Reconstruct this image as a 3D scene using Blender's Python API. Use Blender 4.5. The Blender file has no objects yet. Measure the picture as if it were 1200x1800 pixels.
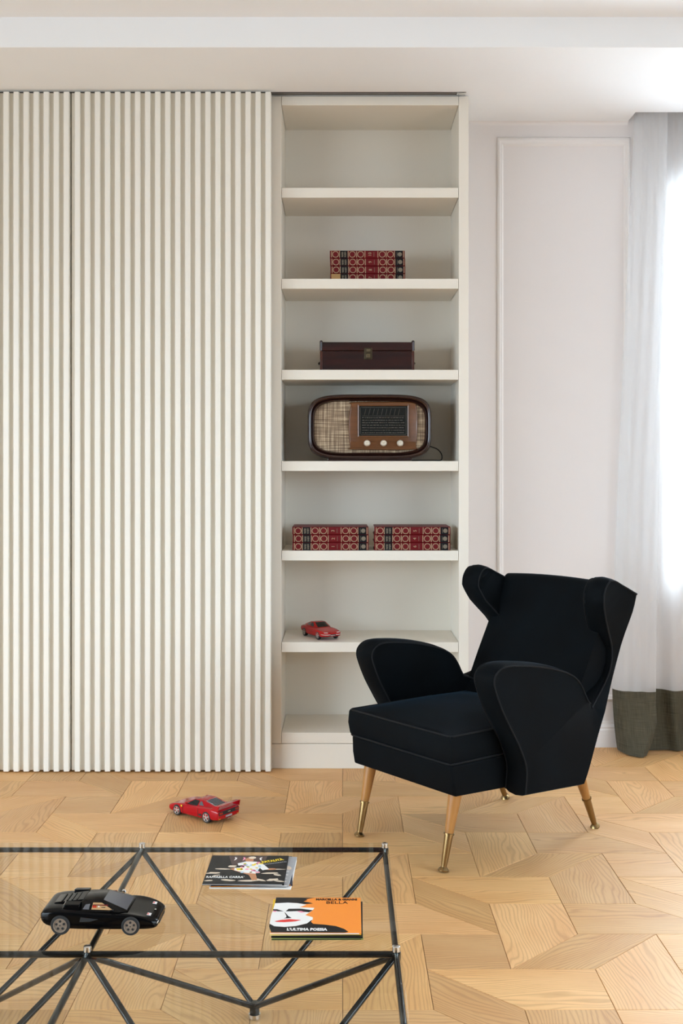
import bpy, bmesh, math, random
from mathutils import Vector, Matrix

random.seed(7)
SC = bpy.context.scene
COL = SC.collection
PI = math.pi

# ------------------------------------------------------------------ camera
F, HOR, CX, CAMZ = 1980.0, 820.0, 602.0, 1.17       # focal length (px of 1200x1800), horizon row, vanishing column, eye height
cam_d = bpy.data.cameras.new('camera')
cam_d.sensor_fit = 'VERTICAL'
cam_d.sensor_height = 36.0
cam_d.sensor_width = 24.0
cam_d.lens = F * 36.0 / 1800.0
cam_d.shift_x = -(CX - 600) / 1800.0
cam_d.shift_y = -(900 - HOR) / 1800.0
cam_d.clip_start = 0.05
cam = bpy.data.objects.new('camera', cam_d)
cam.location = (0, 0, CAMZ)
cam.rotation_euler = (PI / 2, 0, 0)
COL.objects.link(cam)
SC.camera = cam

# ------------------------------------------------------------------ sky, daylight, exposure
world = bpy.data.worlds.new('overcast_sky')
SC.world = world
world.use_nodes = True
_wn, _wl = world.node_tree.nodes, world.node_tree.links      # even overcast above the horizon, dull ground below it
_sep = _wn.new('ShaderNodeSeparateXYZ')
_wl.new(_wn.new('ShaderNodeTexCoord').outputs['Generated'], _sep.inputs[0])
_rmp = _wn.new('ShaderNodeValToRGB')
_rmp.color_ramp.elements[0].position, _rmp.color_ramp.elements[0].color = 0.49, (0.42, 0.45, 0.48, 1)
_rmp.color_ramp.elements[1].position, _rmp.color_ramp.elements[1].color = 0.51, (0.74, 0.88, 1.0, 1)
_mad = _wn.new('ShaderNodeMath')
_mad.operation = 'MULTIPLY_ADD'
_mad.inputs[1].default_value, _mad.inputs[2].default_value = 0.5, 0.5
_wl.new(_sep.outputs[2], _mad.inputs[0])
_wl.new(_mad.outputs[0], _rmp.inputs[0])
_wl.new(_rmp.outputs[0], _wn['Background'].inputs[0])
_wn['Background'].inputs[1].default_value = 3.3


def area(name, loc, target, sx, sy, watts, col):
    d = bpy.data.lights.new(name, 'AREA')
    d.shape = 'RECTANGLE'
    d.size, d.size_y, d.energy, d.color = sx, sy, watts, col
    o = bpy.data.objects.new(name, d)
    o.location = loc
    o.rotation_euler = (Vector(target) - Vector(loc)).to_track_quat('-Z', 'Y').to_euler()
    COL.objects.link(o)
    return o


# daylight through the three window openings
WB = (1.38, 2.36, 0.70, 2.33)       # back wall window x0,x1,z0,z1
WL = (-2.3, 3.0, 0.10, 2.12)         # left wall window y0,y1,z0,z1
WR = (-1.6, 2.6, 0.30, 2.12)         # right wall window
area('daylight_back', (1.85, 5.12, 1.55), (1.75, 3.0, 0.9), 1.0, 1.6, 88, (0.76, 0.885, 1.0))
area('daylight_left', (-6.2, -1.2, 1.75), (0.0, 2.2, 1.2), 8.0, 2.4, 340, (0.73, 0.87, 1.0))
area('daylight_right', (5.2, 0.0, 1.8), (-0.6, 2.4, 1.2), 6.5, 2.4, 170, (0.73, 0.87, 1.0))

vs = SC.view_settings
vs.view_transform = 'Standard'
vs.look = 'None'
vs.exposure = 0.58
vs.gamma = 1.0
vs.use_curve_mapping = False
SC.cycles.max_bounces = 10
SC.cycles.diffuse_bounces = 6
SC.cycles.transparent_max_bounces = 16
SC.cycles.caustics_reflective = False
SC.cycles.caustics_refractive = False
SC.cycles.sample_clamp_indirect = 6.0


# ------------------------------------------------------------------ materials
def lin(r, g, b):
    def f(c):
        c /= 255.0
        return c / 12.92 if c <= 0.04045 else ((c + 0.055) / 1.055) ** 2.4
    return (f(r), f(g), f(b), 1.0)


def mat(name, col, rough=0.5, metal=0.0, **kw):
    m = bpy.data.materials.new(name)
    m.use_nodes = True
    b = m.node_tree.nodes['Principled BSDF']
    b.inputs['Base Color'].default_value = col
    b.inputs['Roughness'].default_value = rough
    b.inputs['Metallic'].default_value = metal
    for k, v in kw.items():
        b.inputs[k.replace('_', ' ')].default_value = v
    return m


class NT:
    def __init__(s, m):
        s.t = m.node_tree
        s.n, s.l = s.t.nodes, s.t.links
        s.b = s.n.get('Principled BSDF')

    def new(s, t, **kw):
        n = s.n.new(t)
        for k, v in kw.items():
            setattr(n, k, v)
        return n

    def put(s, sock, v):
        if hasattr(v, 'is_output') or isinstance(v, bpy.types.NodeSocket):
            s.l.new(v, sock)
        else:
            sock.default_value = v

    def math(s, op, a, b=0.0):
        n = s.new('ShaderNodeMath', operation=op)
        s.put(n.inputs[0], a)
        s.put(n.inputs[1], b)
        return n.outputs[0]

    def comb(s, x, y, z=0.0):
        n = s.new('ShaderNodeCombineXYZ')
        for i, v in enumerate((x, y, z)):
            s.put(n.inputs[i], v)
        return n.outputs[0]

    def noise(s, vec, scale=1.0, detail=3.0, rough=0.5):
        n = s.new('ShaderNodeTexNoise')
        s.l.new(vec, n.inputs['Vector'])
        n.inputs['Scale'].default_value = scale
        n.inputs['Detail'].default_value = detail
        n.inputs['Roughness'].default_value = rough
        return n.outputs['Fac']

    def ramp(s, fac, stops):
        n = s.new('ShaderNodeValToRGB')
        e = n.color_ramp.elements
        while len(e) < len(stops):
            e.new(0.5)
        for i, (p, c) in enumerate(stops):
            e[i].position = p
            e[i].color = c
        s.l.new(fac, n.inputs[0])
        return n.outputs[0]

    def mix(s, fac, a, b, mode='MIX'):
        n = s.new('ShaderNodeMix', data_type='RGBA', blend_type=mode)
        s.put(n.inputs['Factor'], fac)
        s.put(n.inputs['A'], a)
        s.put(n.inputs['B'], b)
        return n.outputs['Result']

    def bump(s, h, strength, dist=0.01):
        n = s.new('ShaderNodeBump')
        n.inputs['Strength'].default_value = strength
        n.inputs['Distance'].default_value = dist
        s.l.new(h, n.inputs['Height'])
        s.l.new(n.outputs[0], s.b.inputs['Normal'])


def painted(name, col, rough, amt=0.02, scale=6.0):
    """paint with a very faint unevenness"""
    m = mat(name, col, rough)
    t = NT(m)
    co = t.new('ShaderNodeTexCoord').outputs['Object']
    n = t.noise(co, scale, 3.0)
    dark = tuple(c * (1 - amt) for c in col[:3]) + (1,)
    t.l.new(t.mix(n, dark, col), t.b.inputs['Base Color'])
    t.bump(t.noise(co, 220.0, 2.0), 0.03, 0.001)
    return m


def oak(name, cd, cm, cl, rough=0.42, uv=True, ring=105.0, spread=0.10, fine=600.0, depth=0.26):
    """oak: rings distorted along the grain (coordinate 0 runs with the grain), fine pores, a tint of its own for each board"""
    m = mat(name, cm, rough)
    t = NT(m)
    tc = t.new('ShaderNodeTexCoord')
    sep = t.new('ShaderNodeSeparateXYZ')
    t.l.new(tc.outputs['UV' if uv else 'Object'], sep.inputs[0])
    oi = t.new('ShaderNodeObjectInfo')
    at = t.new('ShaderNodeAttribute', attribute_name='tint')
    rnd = t.math('FRACT', t.math('ADD', oi.outputs['Random'], at.outputs['Fac']))
    off = t.math('MULTIPLY', rnd, 57.0)
    u = t.math('ADD', sep.outputs[0], off)
    v = t.math('ADD', sep.outputs[1], t.math('MULTIPLY', rnd, 13.0))
    w = sep.outputs[2] if not uv else off
    n1 = t.noise(t.comb(t.math('MULTIPLY', u, 2.1), t.math('MULTIPLY', v, 7.5), w), 1.0, 2.0, 0.45)
    n2 = t.noise(t.comb(t.math('MULTIPLY', u, 9.0), t.math('MULTIPLY', v, 45.0), w), 1.0, 3.0, 0.6)
    ph = t.math('ADD', t.math('MULTIPLY', n1, ring), t.math('MULTIPLY', n2, 2.2))
    ph = t.math('ADD', ph, t.math('MULTIPLY', v, fine))
    s = t.math('SINE', ph)
    s = t.math('POWER', t.math('ADD', t.math('MULTIPLY', s, 0.5), 0.5), 3.2)
    pores = t.noise(t.comb(t.math('MULTIPLY', u, 14.0), t.math('MULTIPLY', v, 420.0), w), 1.0, 2.0, 0.6)
    mott = t.noise(t.comb(t.math('MULTIPLY', u, 3.0), t.math('MULTIPLY', v, 10.0), w), 1.0, 2.0)
    c = t.ramp(mott, [(0.30, cm), (0.70, cl)])
    c = t.mix(t.math('MULTIPLY', s, depth), c, cd)
    c = t.mix(t.math('MULTIPLY', t.math('GREATER_THAN', pores, 0.60), 0.16), c, cd)
    g = t.math('ADD', t.math('MULTIPLY', rnd, 2 * spread), 1.0 - spread)
    wn = t.new('ShaderNodeTexWhiteNoise', noise_dimensions='1D')
    t.l.new(t.math('MULTIPLY', rnd, 913.0), wn.inputs['W'])
    g2 = t.math('ADD', t.math('MULTIPLY', wn.outputs['Value'], 0.10), 0.95)
    c = t.mix(1.0, c, t.comb(g, g, t.math('MULTIPLY', g, g2)), 'MULTIPLY')
    t.l.new(c, t.b.inputs['Base Color'])
    t.bump(t.math('SUBTRACT', pores, t.math('MULTIPLY', s, 0.3)), 0.05, 0.001)
    t.l.new(t.math('ADD', rough, t.math('MULTIPLY', n2, 0.12)), t.b.inputs['Roughness'])
    return m


M = {}
M['wall'] = painted('wall_paint', (0.76, 0.725, 0.715, 1), 0.85)
M['white'] = painted('ceiling_paint', (0.845, 0.855, 0.865, 1), 0.9)
M['rear'] = painted('rear_wall_paint', (0.17, 0.16, 0.15, 1), 0.9)
M['trim'] = painted('trim_paint', (0.79, 0.76, 0.745, 1), 0.5)
M['cream'] = painted('cream_lacquer', (0.81, 0.775, 0.70, 1), 0.5, 0.01)
M['shelf'] = painted('shelf_lacquer', (0.76, 0.71, 0.625, 1), 0.42, 0.01)
M['groove'] = mat('dark_groove', (0.012, 0.011, 0.010, 1), 0.6)
M['alu'] = mat('anodised_aluminium', (0.72, 0.68, 0.64, 1), 0.35, 0.8)
M['oak'] = oak('oak_floor', lin(152, 100, 56), lin(211, 160, 104), lin(223, 178, 122), spread=0.15, depth=0.34)
M['subfloor'] = mat('subfloor', (0.10, 0.055, 0.028, 1), 0.9)
M['beech'] = oak('turned_leg_wood', lin(112, 72, 30), lin(158, 108, 52), lin(176, 124, 64), 0.35, False, 26.0, 0.03, 70.0, 0.3)
M['brass'] = mat('aged_brass', (0.28, 0.185, 0.08, 1), 0.30, 1.0)
M['steel'] = mat('brushed_steel', (0.70, 0.70, 0.70, 1), 0.2, 1.0)
M['black_metal'] = mat('black_lacquered_metal', (0.006, 0.006, 0.0065, 1), 0.16, 0.0, Specular_IOR_Level=0.35)
M['rubber'] = mat('black_rubber', (0.012, 0.012, 0.012, 1), 0.7)
M['black_paint'] = mat('black_car_paint', (0.0018, 0.0018, 0.0021, 1), 0.12, 0.0, Specular_IOR_Level=0.16)
M['red_paint'] = mat('red_car_paint', (0.38, 0.0035, 0.009, 1), 0.12, 0.0, Specular_IOR_Level=0.35)
M['dark_red_paint'] = mat('deep_red_car_paint', (0.40, 0.004, 0.006, 1), 0.18, 0.0, Specular_IOR_Level=0.3)
M['car_glass'] = mat('tinted_car_glass', (0.012, 0.014, 0.014, 1), 0.05, 0.0)
M['screen_glass'] = mat('smoked_car_glass', (0.10, 0.10, 0.11, 1), 0.10, 0.0)
M['chrome'] = mat('chrome', (0.85, 0.85, 0.84, 1), 0.12, 1.0)
M['rim_silver'] = mat('silver_wheel', (0.62, 0.61, 0.60, 1), 0.3, 0.8)
M['rim_bronze'] = mat('bronze_grey_wheel', (0.30, 0.235, 0.18, 1), 0.4, 0.3)
M['lamp_white'] = mat('clear_lamp_lens', (0.75, 0.72, 0.70, 1), 0.15)
M['lamp_pink'] = mat('pink_lamp_lens', (0.72, 0.20, 0.20, 1), 0.2)
M['lamp_red'] = mat('red_lamp_lens', (0.45, 0.03, 0.015, 1), 0.2)
M['lamp_amber'] = mat('amber_lamp_lens', (0.65, 0.22, 0.02, 1), 0.2)
M['tan'] = mat('tan_upholstery', (0.42, 0.24, 0.10, 1), 0.6)
M['yellow'] = mat('yellow_print', (0.85, 0.62, 0.02, 1), 0.5)
M['velvet'] = mat('midnight_blue_velvet', (0.0035, 0.005, 0.0075, 1), 0.8, 0.0, Sheen_Weight=0.06, Sheen_Roughness=0.28, Specular_IOR_Level=0.10)
M['velvet'].node_tree.nodes['Principled BSDF'].inputs['Sheen Tint'].default_value = (0.14, 0.33, 0.52, 1)
_t = NT(M['velvet'])
_co = _t.new('ShaderNodeTexCoord').outputs['Object']
_n = _t.noise(_co, 7.0, 4.0, 0.6)
_t.l.new(_t.ramp(_n, [(0.35, (0.0007, 0.0012, 0.0018, 1)), (0.75, (0.0012, 0.0030, 0.0046, 1))]), _t.b.inputs['Base Color'])
_t.l.new(_t.math('ADD', _t.math('MULTIPLY', _n, 0.11), 0.0), _t.b.inputs['Sheen Weight'])
_t.bump(_t.noise(_co, 900.0, 2.0), 0.12, 0.001)
M['piping'] = mat('piping_cord', (0.009, 0.0095, 0.0105, 1), 0.8, 0.0, Specular_IOR_Level=0.15)
M['cover_red'] = mat('oxblood_leatherette', (0.115, 0.0025, 0.005, 1), 0.5, 0.0, Specular_IOR_Level=0.25)
M['cover_black'] = mat('black_leatherette_band', (0.004, 0.004, 0.0055, 1), 0.5, 0.0, Specular_IOR_Level=0.2)
M['gilt'] = mat('worn_gilding', (0.36, 0.26, 0.16, 1), 0.5, 0.15)
M['gilt_dim'] = mat('dull_gilding', (0.17, 0.14, 0.10, 1), 0.55, 0.15)
M['paper'] = mat('book_paper', (0.55, 0.46, 0.33, 1), 0.9)
M['tag_brown'] = mat('tan_paper_tag', (0.36, 0.20, 0.07, 1), 0.7)
M['white_print'] = mat('white_print', (0.82, 0.80, 0.77, 1), 0.6)
M['black_print'] = mat('black_print', (0.007, 0.007, 0.0085, 1), 0.4, 0.0, Specular_IOR_Level=0.2)
M['orange_print'] = mat('orange_print', (0.90, 0.27, 0.028, 1), 0.38)
M['red_print'] = mat('red_print', (0.72, 0.035, 0.03, 1), 0.45)
M['pink_print'] = mat('pink_print', (0.85, 0.30, 0.42, 1), 0.5)
M['plum_print'] = mat('plum_print', (0.045, 0.014, 0.016, 1), 0.35)
M['skin_print'] = mat('skin_print', (0.52, 0.22, 0.10, 1), 0.4)
M['cream_print'] = mat('cream_print', (0.70, 0.58, 0.45, 1), 0.45)
M['blue_print'] = mat('blue_print', (0.45, 0.62, 0.72, 1), 0.45)
M['grey_print'] = mat('silver_grey_print', (0.36, 0.37, 0.39, 1), 0.4)
M['navy_print'] = mat('navy_print', (0.012, 0.018, 0.045, 1), 0.4)
M['green_print'] = mat('olive_green_print', (0.22, 0.24, 0.06, 1), 0.5)
M['bakelite'] = mat('dark_brown_bakelite', (0.022, 0.007, 0.005, 1), 0.18, 0.0, Coat_Weight=0.4, Coat_Roughness=0.08)
M['ivory'] = mat('pale_gold_knob', (0.80, 0.74, 0.62, 1), 0.14, 0.35)
M['dial'] = mat('dial_glass', (0.012, 0.013, 0.012, 1), 0.12)
M['dial_ink'] = mat('dial_ink', (0.085, 0.072, 0.055, 1), 0.6)
M['cord'] = mat('black_flex', (0.006, 0.006, 0.006, 1), 0.5)


def wood_simple(name, c1, c2, rough, sx=2.0, sz=30.0):
    m = mat(name, c1, rough)
    t = NT(m)
    sep = t.new('ShaderNodeSeparateXYZ')
    t.l.new(t.new('ShaderNodeTexCoord').outputs['Object'], sep.inputs[0])
    n = t.noise(t.comb(t.math('MULTIPLY', sep.outputs[0], sx), t.math('MULTIPLY', sep.outputs[1], sz), t.math('MULTIPLY', sep.outputs[2], sz)), 1.0, 4.0, 0.6)
    t.l.new(t.ramp(n, [(0.35, c1), (0.65, c2)]), t.b.inputs['Base Color'])
    return m


M['mahogany'] = wood_simple('dark_mahogany', (0.010, 0.003, 0.003, 1), (0.035, 0.006, 0.004, 1), 0.3, 3.0, 26.0)
M['mahogany_edge'] = mat('reddish_mahogany_edge', (0.060, 0.014, 0.007, 1), 0.3)
M['walnut'] = wood_simple('honey_walnut', (0.10, 0.038, 0.012, 1), (0.145, 0.055, 0.018, 1), 0.3, 4.0, 50.0)
M['hasp'] = mat('worn_latch_hasp', (0.12, 0.09, 0.05, 1), 0.45, 0.6)
M['latch'] = mat('tarnished_latch', (0.06, 0.045, 0.025, 1), 0.45, 0.7)

# woven speaker cloth
_m = mat('woven_speaker_cloth', (0.3, 0.22, 0.14, 1), 0.9)
_t = NT(_m)
_s = _t.new('ShaderNodeSeparateXYZ')
_t.l.new(_t.new('ShaderNodeTexCoord').outputs['Object'], _s.inputs[0])
_nx = _t.noise(_t.comb(_t.math('MULTIPLY', _s.outputs[0], 190.0), _t.math('MULTIPLY', _s.outputs[2], 7.0)), 1.0, 2.0)
_nz = _t.noise(_t.comb(_t.math('MULTIPLY', _s.outputs[2], 190.0), _t.math('MULTIPLY', _s.outputs[0], 7.0)), 1.0, 2.0)
_c = _t.ramp(_t.math('MULTIPLY', _t.math('ADD', _nx, _nz), 0.5), [(0.36, (0.10, 0.065, 0.04, 1)), (0.50, (0.235, 0.165, 0.105, 1)), (0.62, (0.50, 0.39, 0.26, 1))])
_t.l.new(_c, _t.b.inputs['Base Color'])
M['cloth'] = _m

# olive linen hem
_m = mat('olive_linen', (0.09, 0.08, 0.05, 1), 0.9)
_t = NT(_m)
_s = _t.new('ShaderNodeSeparateXYZ')
_t.l.new(_t.new('ShaderNodeTexCoord').outputs['Object'], _s.inputs[0])
_nx = _t.noise(_t.comb(_t.math('MULTIPLY', _s.outputs[0], 420.0), _t.math('MULTIPLY', _s.outputs[2], 14.0)), 1.0, 2.0)
_nz = _t.noise(_t.comb(_t.math('MULTIPLY', _s.outputs[2], 420.0), _t.math('MULTIPLY', _s.outputs[0], 14.0)), 1.0, 2.0)
_w = _t.math('MULTIPLY', _t.math('ADD', _nx, _nz), 0.5)
_t.l.new(_t.ramp(_w, [(0.35, (0.040, 0.035, 0.020, 1)), (0.65, (0.098, 0.088, 0.056, 1))]), _t.b.inputs['Base Color'])
_t.bump(_w, 0.3, 0.002)
M['linen'] = _m


def mix_shader(name, parts):
    """parts: list of (weight node builder) chained by Mix Shader; returns material"""
    m = bpy.data.materials.new(name)
    m.use_nodes = True
    m.node_tree.nodes.clear()
    return m, m.node_tree.nodes, m.node_tree.links


# sheer voile: threads let part of the light straight through, the rest scatters
m, n, l = mix_shader('white_voile', None)
out = n.new('ShaderNodeOutputMaterial')
tr = n.new('ShaderNodeBsdfTransparent')
tr.inputs[0].default_value = (1, 1, 1, 1)
tl = n.new('ShaderNodeBsdfTranslucent')
tl.inputs[0].default_value = (0.72, 0.73, 0.74, 1)
df = n.new('ShaderNodeBsdfDiffuse')
df.inputs[0].default_value = (0.74, 0.735, 0.73, 1)
a1, a2 = n.new('ShaderNodeMixShader'), n.new('ShaderNodeMixShader')
a1.inputs[0].default_value = 0.62
l.new(tl.outputs[0], a1.inputs[1])
l.new(df.outputs[0], a1.inputs[2])
a2.inputs[0].default_value = 0.62
l.new(tr.outputs[0], a2.inputs[1])
l.new(a1.outputs[0], a2.inputs[2])
l.new(a2.outputs[0], out.inputs[0])
M['voile'] = m


def thin_glass(name, tint, spec):
    m, n, l = mix_shader(name, None)
    out = n.new('ShaderNodeOutputMaterial')
    tr = n.new('ShaderNodeBsdfTransparent')
    tr.inputs[0].default_value = tint
    gl = n.new('ShaderNodeBsdfGlossy')
    gl.inputs['Roughness'].default_value = 0.02
    fr = n.new('ShaderNodeFresnel')
    fr.inputs['IOR'].default_value = spec
    mx = n.new('ShaderNodeMixShader')
    geo = n.new('ShaderNodeNewGeometry')
    inv = n.new('ShaderNodeMath')
    inv.operation = 'SUBTRACT'
    inv.inputs[0].default_value = 1.0
    l.new(geo.outputs['Backfacing'], inv.inputs[1])
    mul = n.new('ShaderNodeMath')
    mul.operation = 'MULTIPLY'
    l.new(fr.outputs[0], mul.inputs[0])
    l.new(inv.outputs[0], mul.inputs[1])
    l.new(mul.outputs[0], mx.inputs[0])
    l.new(tr.outputs[0], mx.inputs[1])
    l.new(gl.outputs[0], mx.inputs[2])
    l.new(mx.outputs[0], out.inputs[0])
    return m


M['table_glass'] = thin_glass('clear_table_glass', (0.95, 0.96, 0.95, 1), 1.20)
M['pane'] = thin_glass('window_glass', (0.97, 0.98, 0.98, 1), 1.25)


# ------------------------------------------------------------------ mesh helpers
class MB:
    def __init__(s):
        s.v, s.f, s.mi, s.uv = [], [], [], None
        s.cur = 0

    def add(s, vs, fs):
        o = len(s.v)
        s.v += [tuple(p) for p in vs]
        for f in fs:
            s.f.append(tuple(i + o for i in f))
            s.mi.append(s.cur)
        return s

    def box(s, x0, x1, y0, y1, z0, z1):
        vs = [(x, y, z) for z in (z0, z1) for y in (y0, y1) for x in (x0, x1)]
        return s.add(vs, [(0, 2, 3, 1), (4, 5, 7, 6), (0, 1, 5, 4), (2, 6, 7, 3), (0, 4, 6, 2), (1, 3, 7, 5)])

    def hexa(s, p):                       # 8 points: bottom ring of four, top ring of four
        return s.add(p, [(3, 2, 1, 0), (4, 5, 6, 7), (0, 1, 5, 4), (1, 2, 6, 5), (2, 3, 7, 6), (3, 0, 4, 7)])

    def prism(s, poly, a0, a1, axis):
        """polygon (two coordinates) extruded along axis 0/1/2"""
        def pt(p, a):
            q = list(p)
            q.insert(axis, a)
            return tuple(q)
        n = len(poly)
        vs = [pt(p, a0) for p in poly] + [pt(p, a1) for p in poly]
        fs = [tuple(range(n)), tuple(range(2 * n - 1, n - 1, -1))]
        fs += [(i, (i + 1) % n, n + (i + 1) % n, n + i) for i in range(n)]
        return s.add(vs, fs)

    def tube(s, path, r, n=8, closed=False):
        P = [Vector(p) for p in path]
        rs = r if isinstance(r, (list, tuple)) else [r] * len(P)
        o = len(s.v)
        up = None
        for i, p in enumerate(P):
            a = P[i - 1] if (i > 0 or closed) else P[i]
            b = P[(i + 1) % len(P)] if (i < len(P) - 1 or closed) else P[i]
            d = (b - a).normalized()
            if up is None:
                up = Vector((0, 0, 1)) if abs(d.z) < 0.9 else Vector((1, 0, 0))
            x = d.cross(up)
            if x.length < 1e-6:
                x = d.orthogonal()
            x.normalize()
            y = x.cross(d).normalized()
            up = y
            for k in range(n):
                t = 2 * PI * k / n
                s.v.append(tuple(p + rs[i] * (math.cos(t) * x + math.sin(t) * y)))
        m = len(P)
        for i in range(m if closed else m - 1):
            for k in range(n):
                a, b = o + i * n + k, o + i * n + (k + 1) % n
                j = (i + 1) % m
                c, e = o + j * n + (k + 1) % n, o + j * n + k
                s.f.append((a, b, c, e))
                s.mi.append(s.cur)
        if not closed:
            s.f.append(tuple(o + k for k in range(n))[::-1])
            s.f.append(tuple(o + (m - 1) * n + k for k in range(n)))
            s.mi += [s.cur, s.cur]
        return s

    def lathe(s, prof, c=(0, 0, 0), axis=(0, 0, 1), n=24, caps=True):
        """profile of (radius, height) revolved about axis through c"""
        A = Vector(axis).normalized()
        X = A.orthogonal().normalized()
        Y = A.cross(X)
        C = Vector(c)
        o = len(s.v)
        for r, h in prof:
            r = max(r, 1e-5)
            for k in range(n):
                t = 2 * PI * k / n
                s.v.append(tuple(C + A * h + r * (math.cos(t) * X + math.sin(t) * Y)))
        for i in range(len(prof) - 1):
            for k in range(n):
                a, b = o + i * n + k, o + i * n + (k + 1) % n
                s.f.append((a, b, b + n, a + n))
                s.mi.append(s.cur)
        if caps:
            s.f.append(tuple(o + k for k in range(n))[::-1])
            s.f.append(tuple(o + (len(prof) - 1) * n + k for k in range(n)))
            s.mi += [s.cur, s.cur]
        return s

    def ring_stack(s, rings, cap0=True, cap1=True, closed=True):
        o, n = len(s.v), len(rings[0])
        for r in rings:
            s.v += [tuple(p) for p in r]
        for i in range(len(rings) - 1):
            for k in range(n if closed else n - 1):
                a, b = o + i * n + k, o + i * n + (k + 1) % n
                s.f.append((a, b, b + n, a + n))
                s.mi.append(s.cur)
        if cap0:
            s.f.append(tuple(o + k for k in range(n))[::-1])
            s.mi.append(s.cur)
        if cap1:
            s.f.append(tuple(o + (len(rings) - 1) * n + k for k in range(n)))
            s.mi.append(s.cur)
        return s

    def mesh(s, name, mats, smooth=False, angle=35):
        me = bpy.data.meshes.new(name)
        me.from_pydata(s.v, [], s.f)
        for q in (mats if isinstance(mats, (list, tuple)) else [mats]):
            me.materials.append(q)
        if max(s.mi, default=0):
            me.polygons.foreach_set('material_index', s.mi)
        bm = bmesh.new()
        bm.from_mesh(me)
        bmesh.ops.recalc_face_normals(bm, faces=bm.faces)
        big = [f for f in bm.faces if len(f.verts) > 4]
        if big:
            bmesh.ops.triangulate(bm, faces=big)
        bm.to_mesh(me)
        bm.free()
        if smooth:
            me.polygons.foreach_set('use_smooth', [True] * len(me.polygons))
            me.set_sharp_from_angle(angle=math.radians(angle))
        me.update()
        return me

    def build(s, name, mats, parent=None, smooth=False, bevel=0.0, seg=2, angle=35):
        o = bpy.data.objects.new(name, s.mesh(name, mats, smooth, angle))
        COL.objects.link(o)
        if parent is not None:
            o.parent = parent
        if bevel:
            b = o.modifiers.new('soft_edges', 'BEVEL')
            b.width, b.segments, b.limit_method, b.angle_limit = bevel, seg, 'ANGLE', math.radians(40)
            o.data.polygons.foreach_set('use_smooth', [True] * len(o.data.polygons))
            o.data.set_sharp_from_angle(angle=math.radians(60))
        return o


def thing(name, label, cat, loc=(0, 0, 0), rz=0.0, group=None):
    o = bpy.data.objects.new(name, None)
    o.empty_display_size = 0.05
    COL.objects.link(o)
    o.location = loc
    o.rotation_euler = (0, 0, rz)
    o['label'], o['category'] = label, cat
    if group:
        o['group'] = group
    return o


def struct(o, label=None):
    o['kind'] = 'structure'
    if label:
        o['label'] = label
    return o


def spline(pts, n=6, closed=False):
    """Catmull-Rom through the points"""
    P = [Vector(p) for p in pts]
    m, out = len(P), []
    for i in range(m if closed else m - 1):
        p1, p2 = P[i], P[(i + 1) % m]
        p0 = P[i - 1] if (i > 0 or closed) else p1 * 2 - p2
        p3 = P[(i + 2) % m] if (i + 2 < m or closed) else p2 * 2 - p1
        for k in range(n):
            t = k / n
            out.append(0.5 * (2 * p1 + (p2 - p0) * t + (2 * p0 - 5 * p1 + 4 * p2 - p3) * t * t + (3 * p1 - p0 - 3 * p2 + p3) * t ** 3))
    if not closed:
        out.append(P[-1])
    return out


def text_mesh(body, size, extrude=0.00012, sx=1.0, shear=0.0, bold=0.0):
    c = bpy.data.curves.new('lettering', 'FONT')
    c.body, c.size, c.extrude, c.align_x, c.align_y = body, size, extrude, 'CENTER', 'CENTER'
    c.shear, c.offset, c.resolution_u = shear, bold, 2
    o = bpy.data.objects.new('lettering', c)
    COL.objects.link(o)
    dg = bpy.context.evaluated_depsgraph_get()
    me = bpy.data.meshes.new_from_object(o.evaluated_get(dg))
    bpy.data.objects.remove(o)
    bpy.data.curves.remove(c)
    me.transform(Matrix.Diagonal((sx, 1, 1, 1)))
    return me


def text(name, body, size, material, parent, mtx, **kw):
    me = text_mesh(body, size, **kw)
    me.materials.clear()
    me.materials.append(material)
    o = bpy.data.objects.new(name, me)
    COL.objects.link(o)
    o.parent = parent
    o.matrix_local = mtx
    return o


def Z(py, d=4.363):
    return CAMZ - (py - HOR) * d / F


def X(px, d=4.363):
    return (px - CX) * d / F


# ------------------------------------------------------------------ the room
Y_WALL, X_L, X_R, Y_REAR = 4.708, -3.35, 2.55, -2.4
Z_CEIL, Z_SOF, Y_SOF = 2.714, 2.61, 3.87
T = 0.25


def wall_with_hole(name, axis, pos, thick, a0, a1, z1, hole, material):
    """wall in the plane axis=pos, from a0 to a1 along the other axis, with one window opening"""
    b = MB()
    def bx(u0, u1, z0, z1_):
        p0, p1 = min(pos, pos + thick), max(pos, pos + thick)
        if axis == 'y':
            b.box(u0, u1, p0, p1, z0, z1_)
        else:
            b.box(p0, p1, u0, u1, z0, z1_)
    h0, h1, hz0, hz1 = hole
    bx(a0, h0, 0, z1)
    bx(h1, a1, 0, z1)
    bx(h0, h1, 0, hz0)
    bx(h0, h1, hz1, z1)
    return struct(b.build(name, material))


struct(MB().box(X_L - T, X_R + T, Y_REAR - T, Y_WALL + T, -0.10, -0.0065).build('floor', M['subfloor']), 'oak parquet floor of interlocking trapezoid boards')
FLOOR = bpy.data.objects['floor']
wall_with_hole('wall_back', 'y', Y_WALL, T, X_L - T, X_R + T, 2.95, WB, M['wall'])
wall_with_hole('wall_left', 'x', X_L, -T, Y_REAR, Y_WALL, 2.95, WL, M['wall'])
wall_with_hole('wall_right', 'x', X_R, T, Y_REAR, Y_WALL, 2.95, WR, M['wall'])
struct(MB().box(X_L - T, X_R + T, Y_REAR - T, Y_REAR, 0, 2.95).build('wall_rear', M['rear']))
struct(MB().box(X_L - T, X_R + T, Y_REAR - T, Y_SOF + 0.1, Z_CEIL, 2.95).build('ceiling', M['white']))
X_PK, Y_PK = 1.192, 4.583            # curtain pocket in the lowered ceiling
b = MB()
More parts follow.
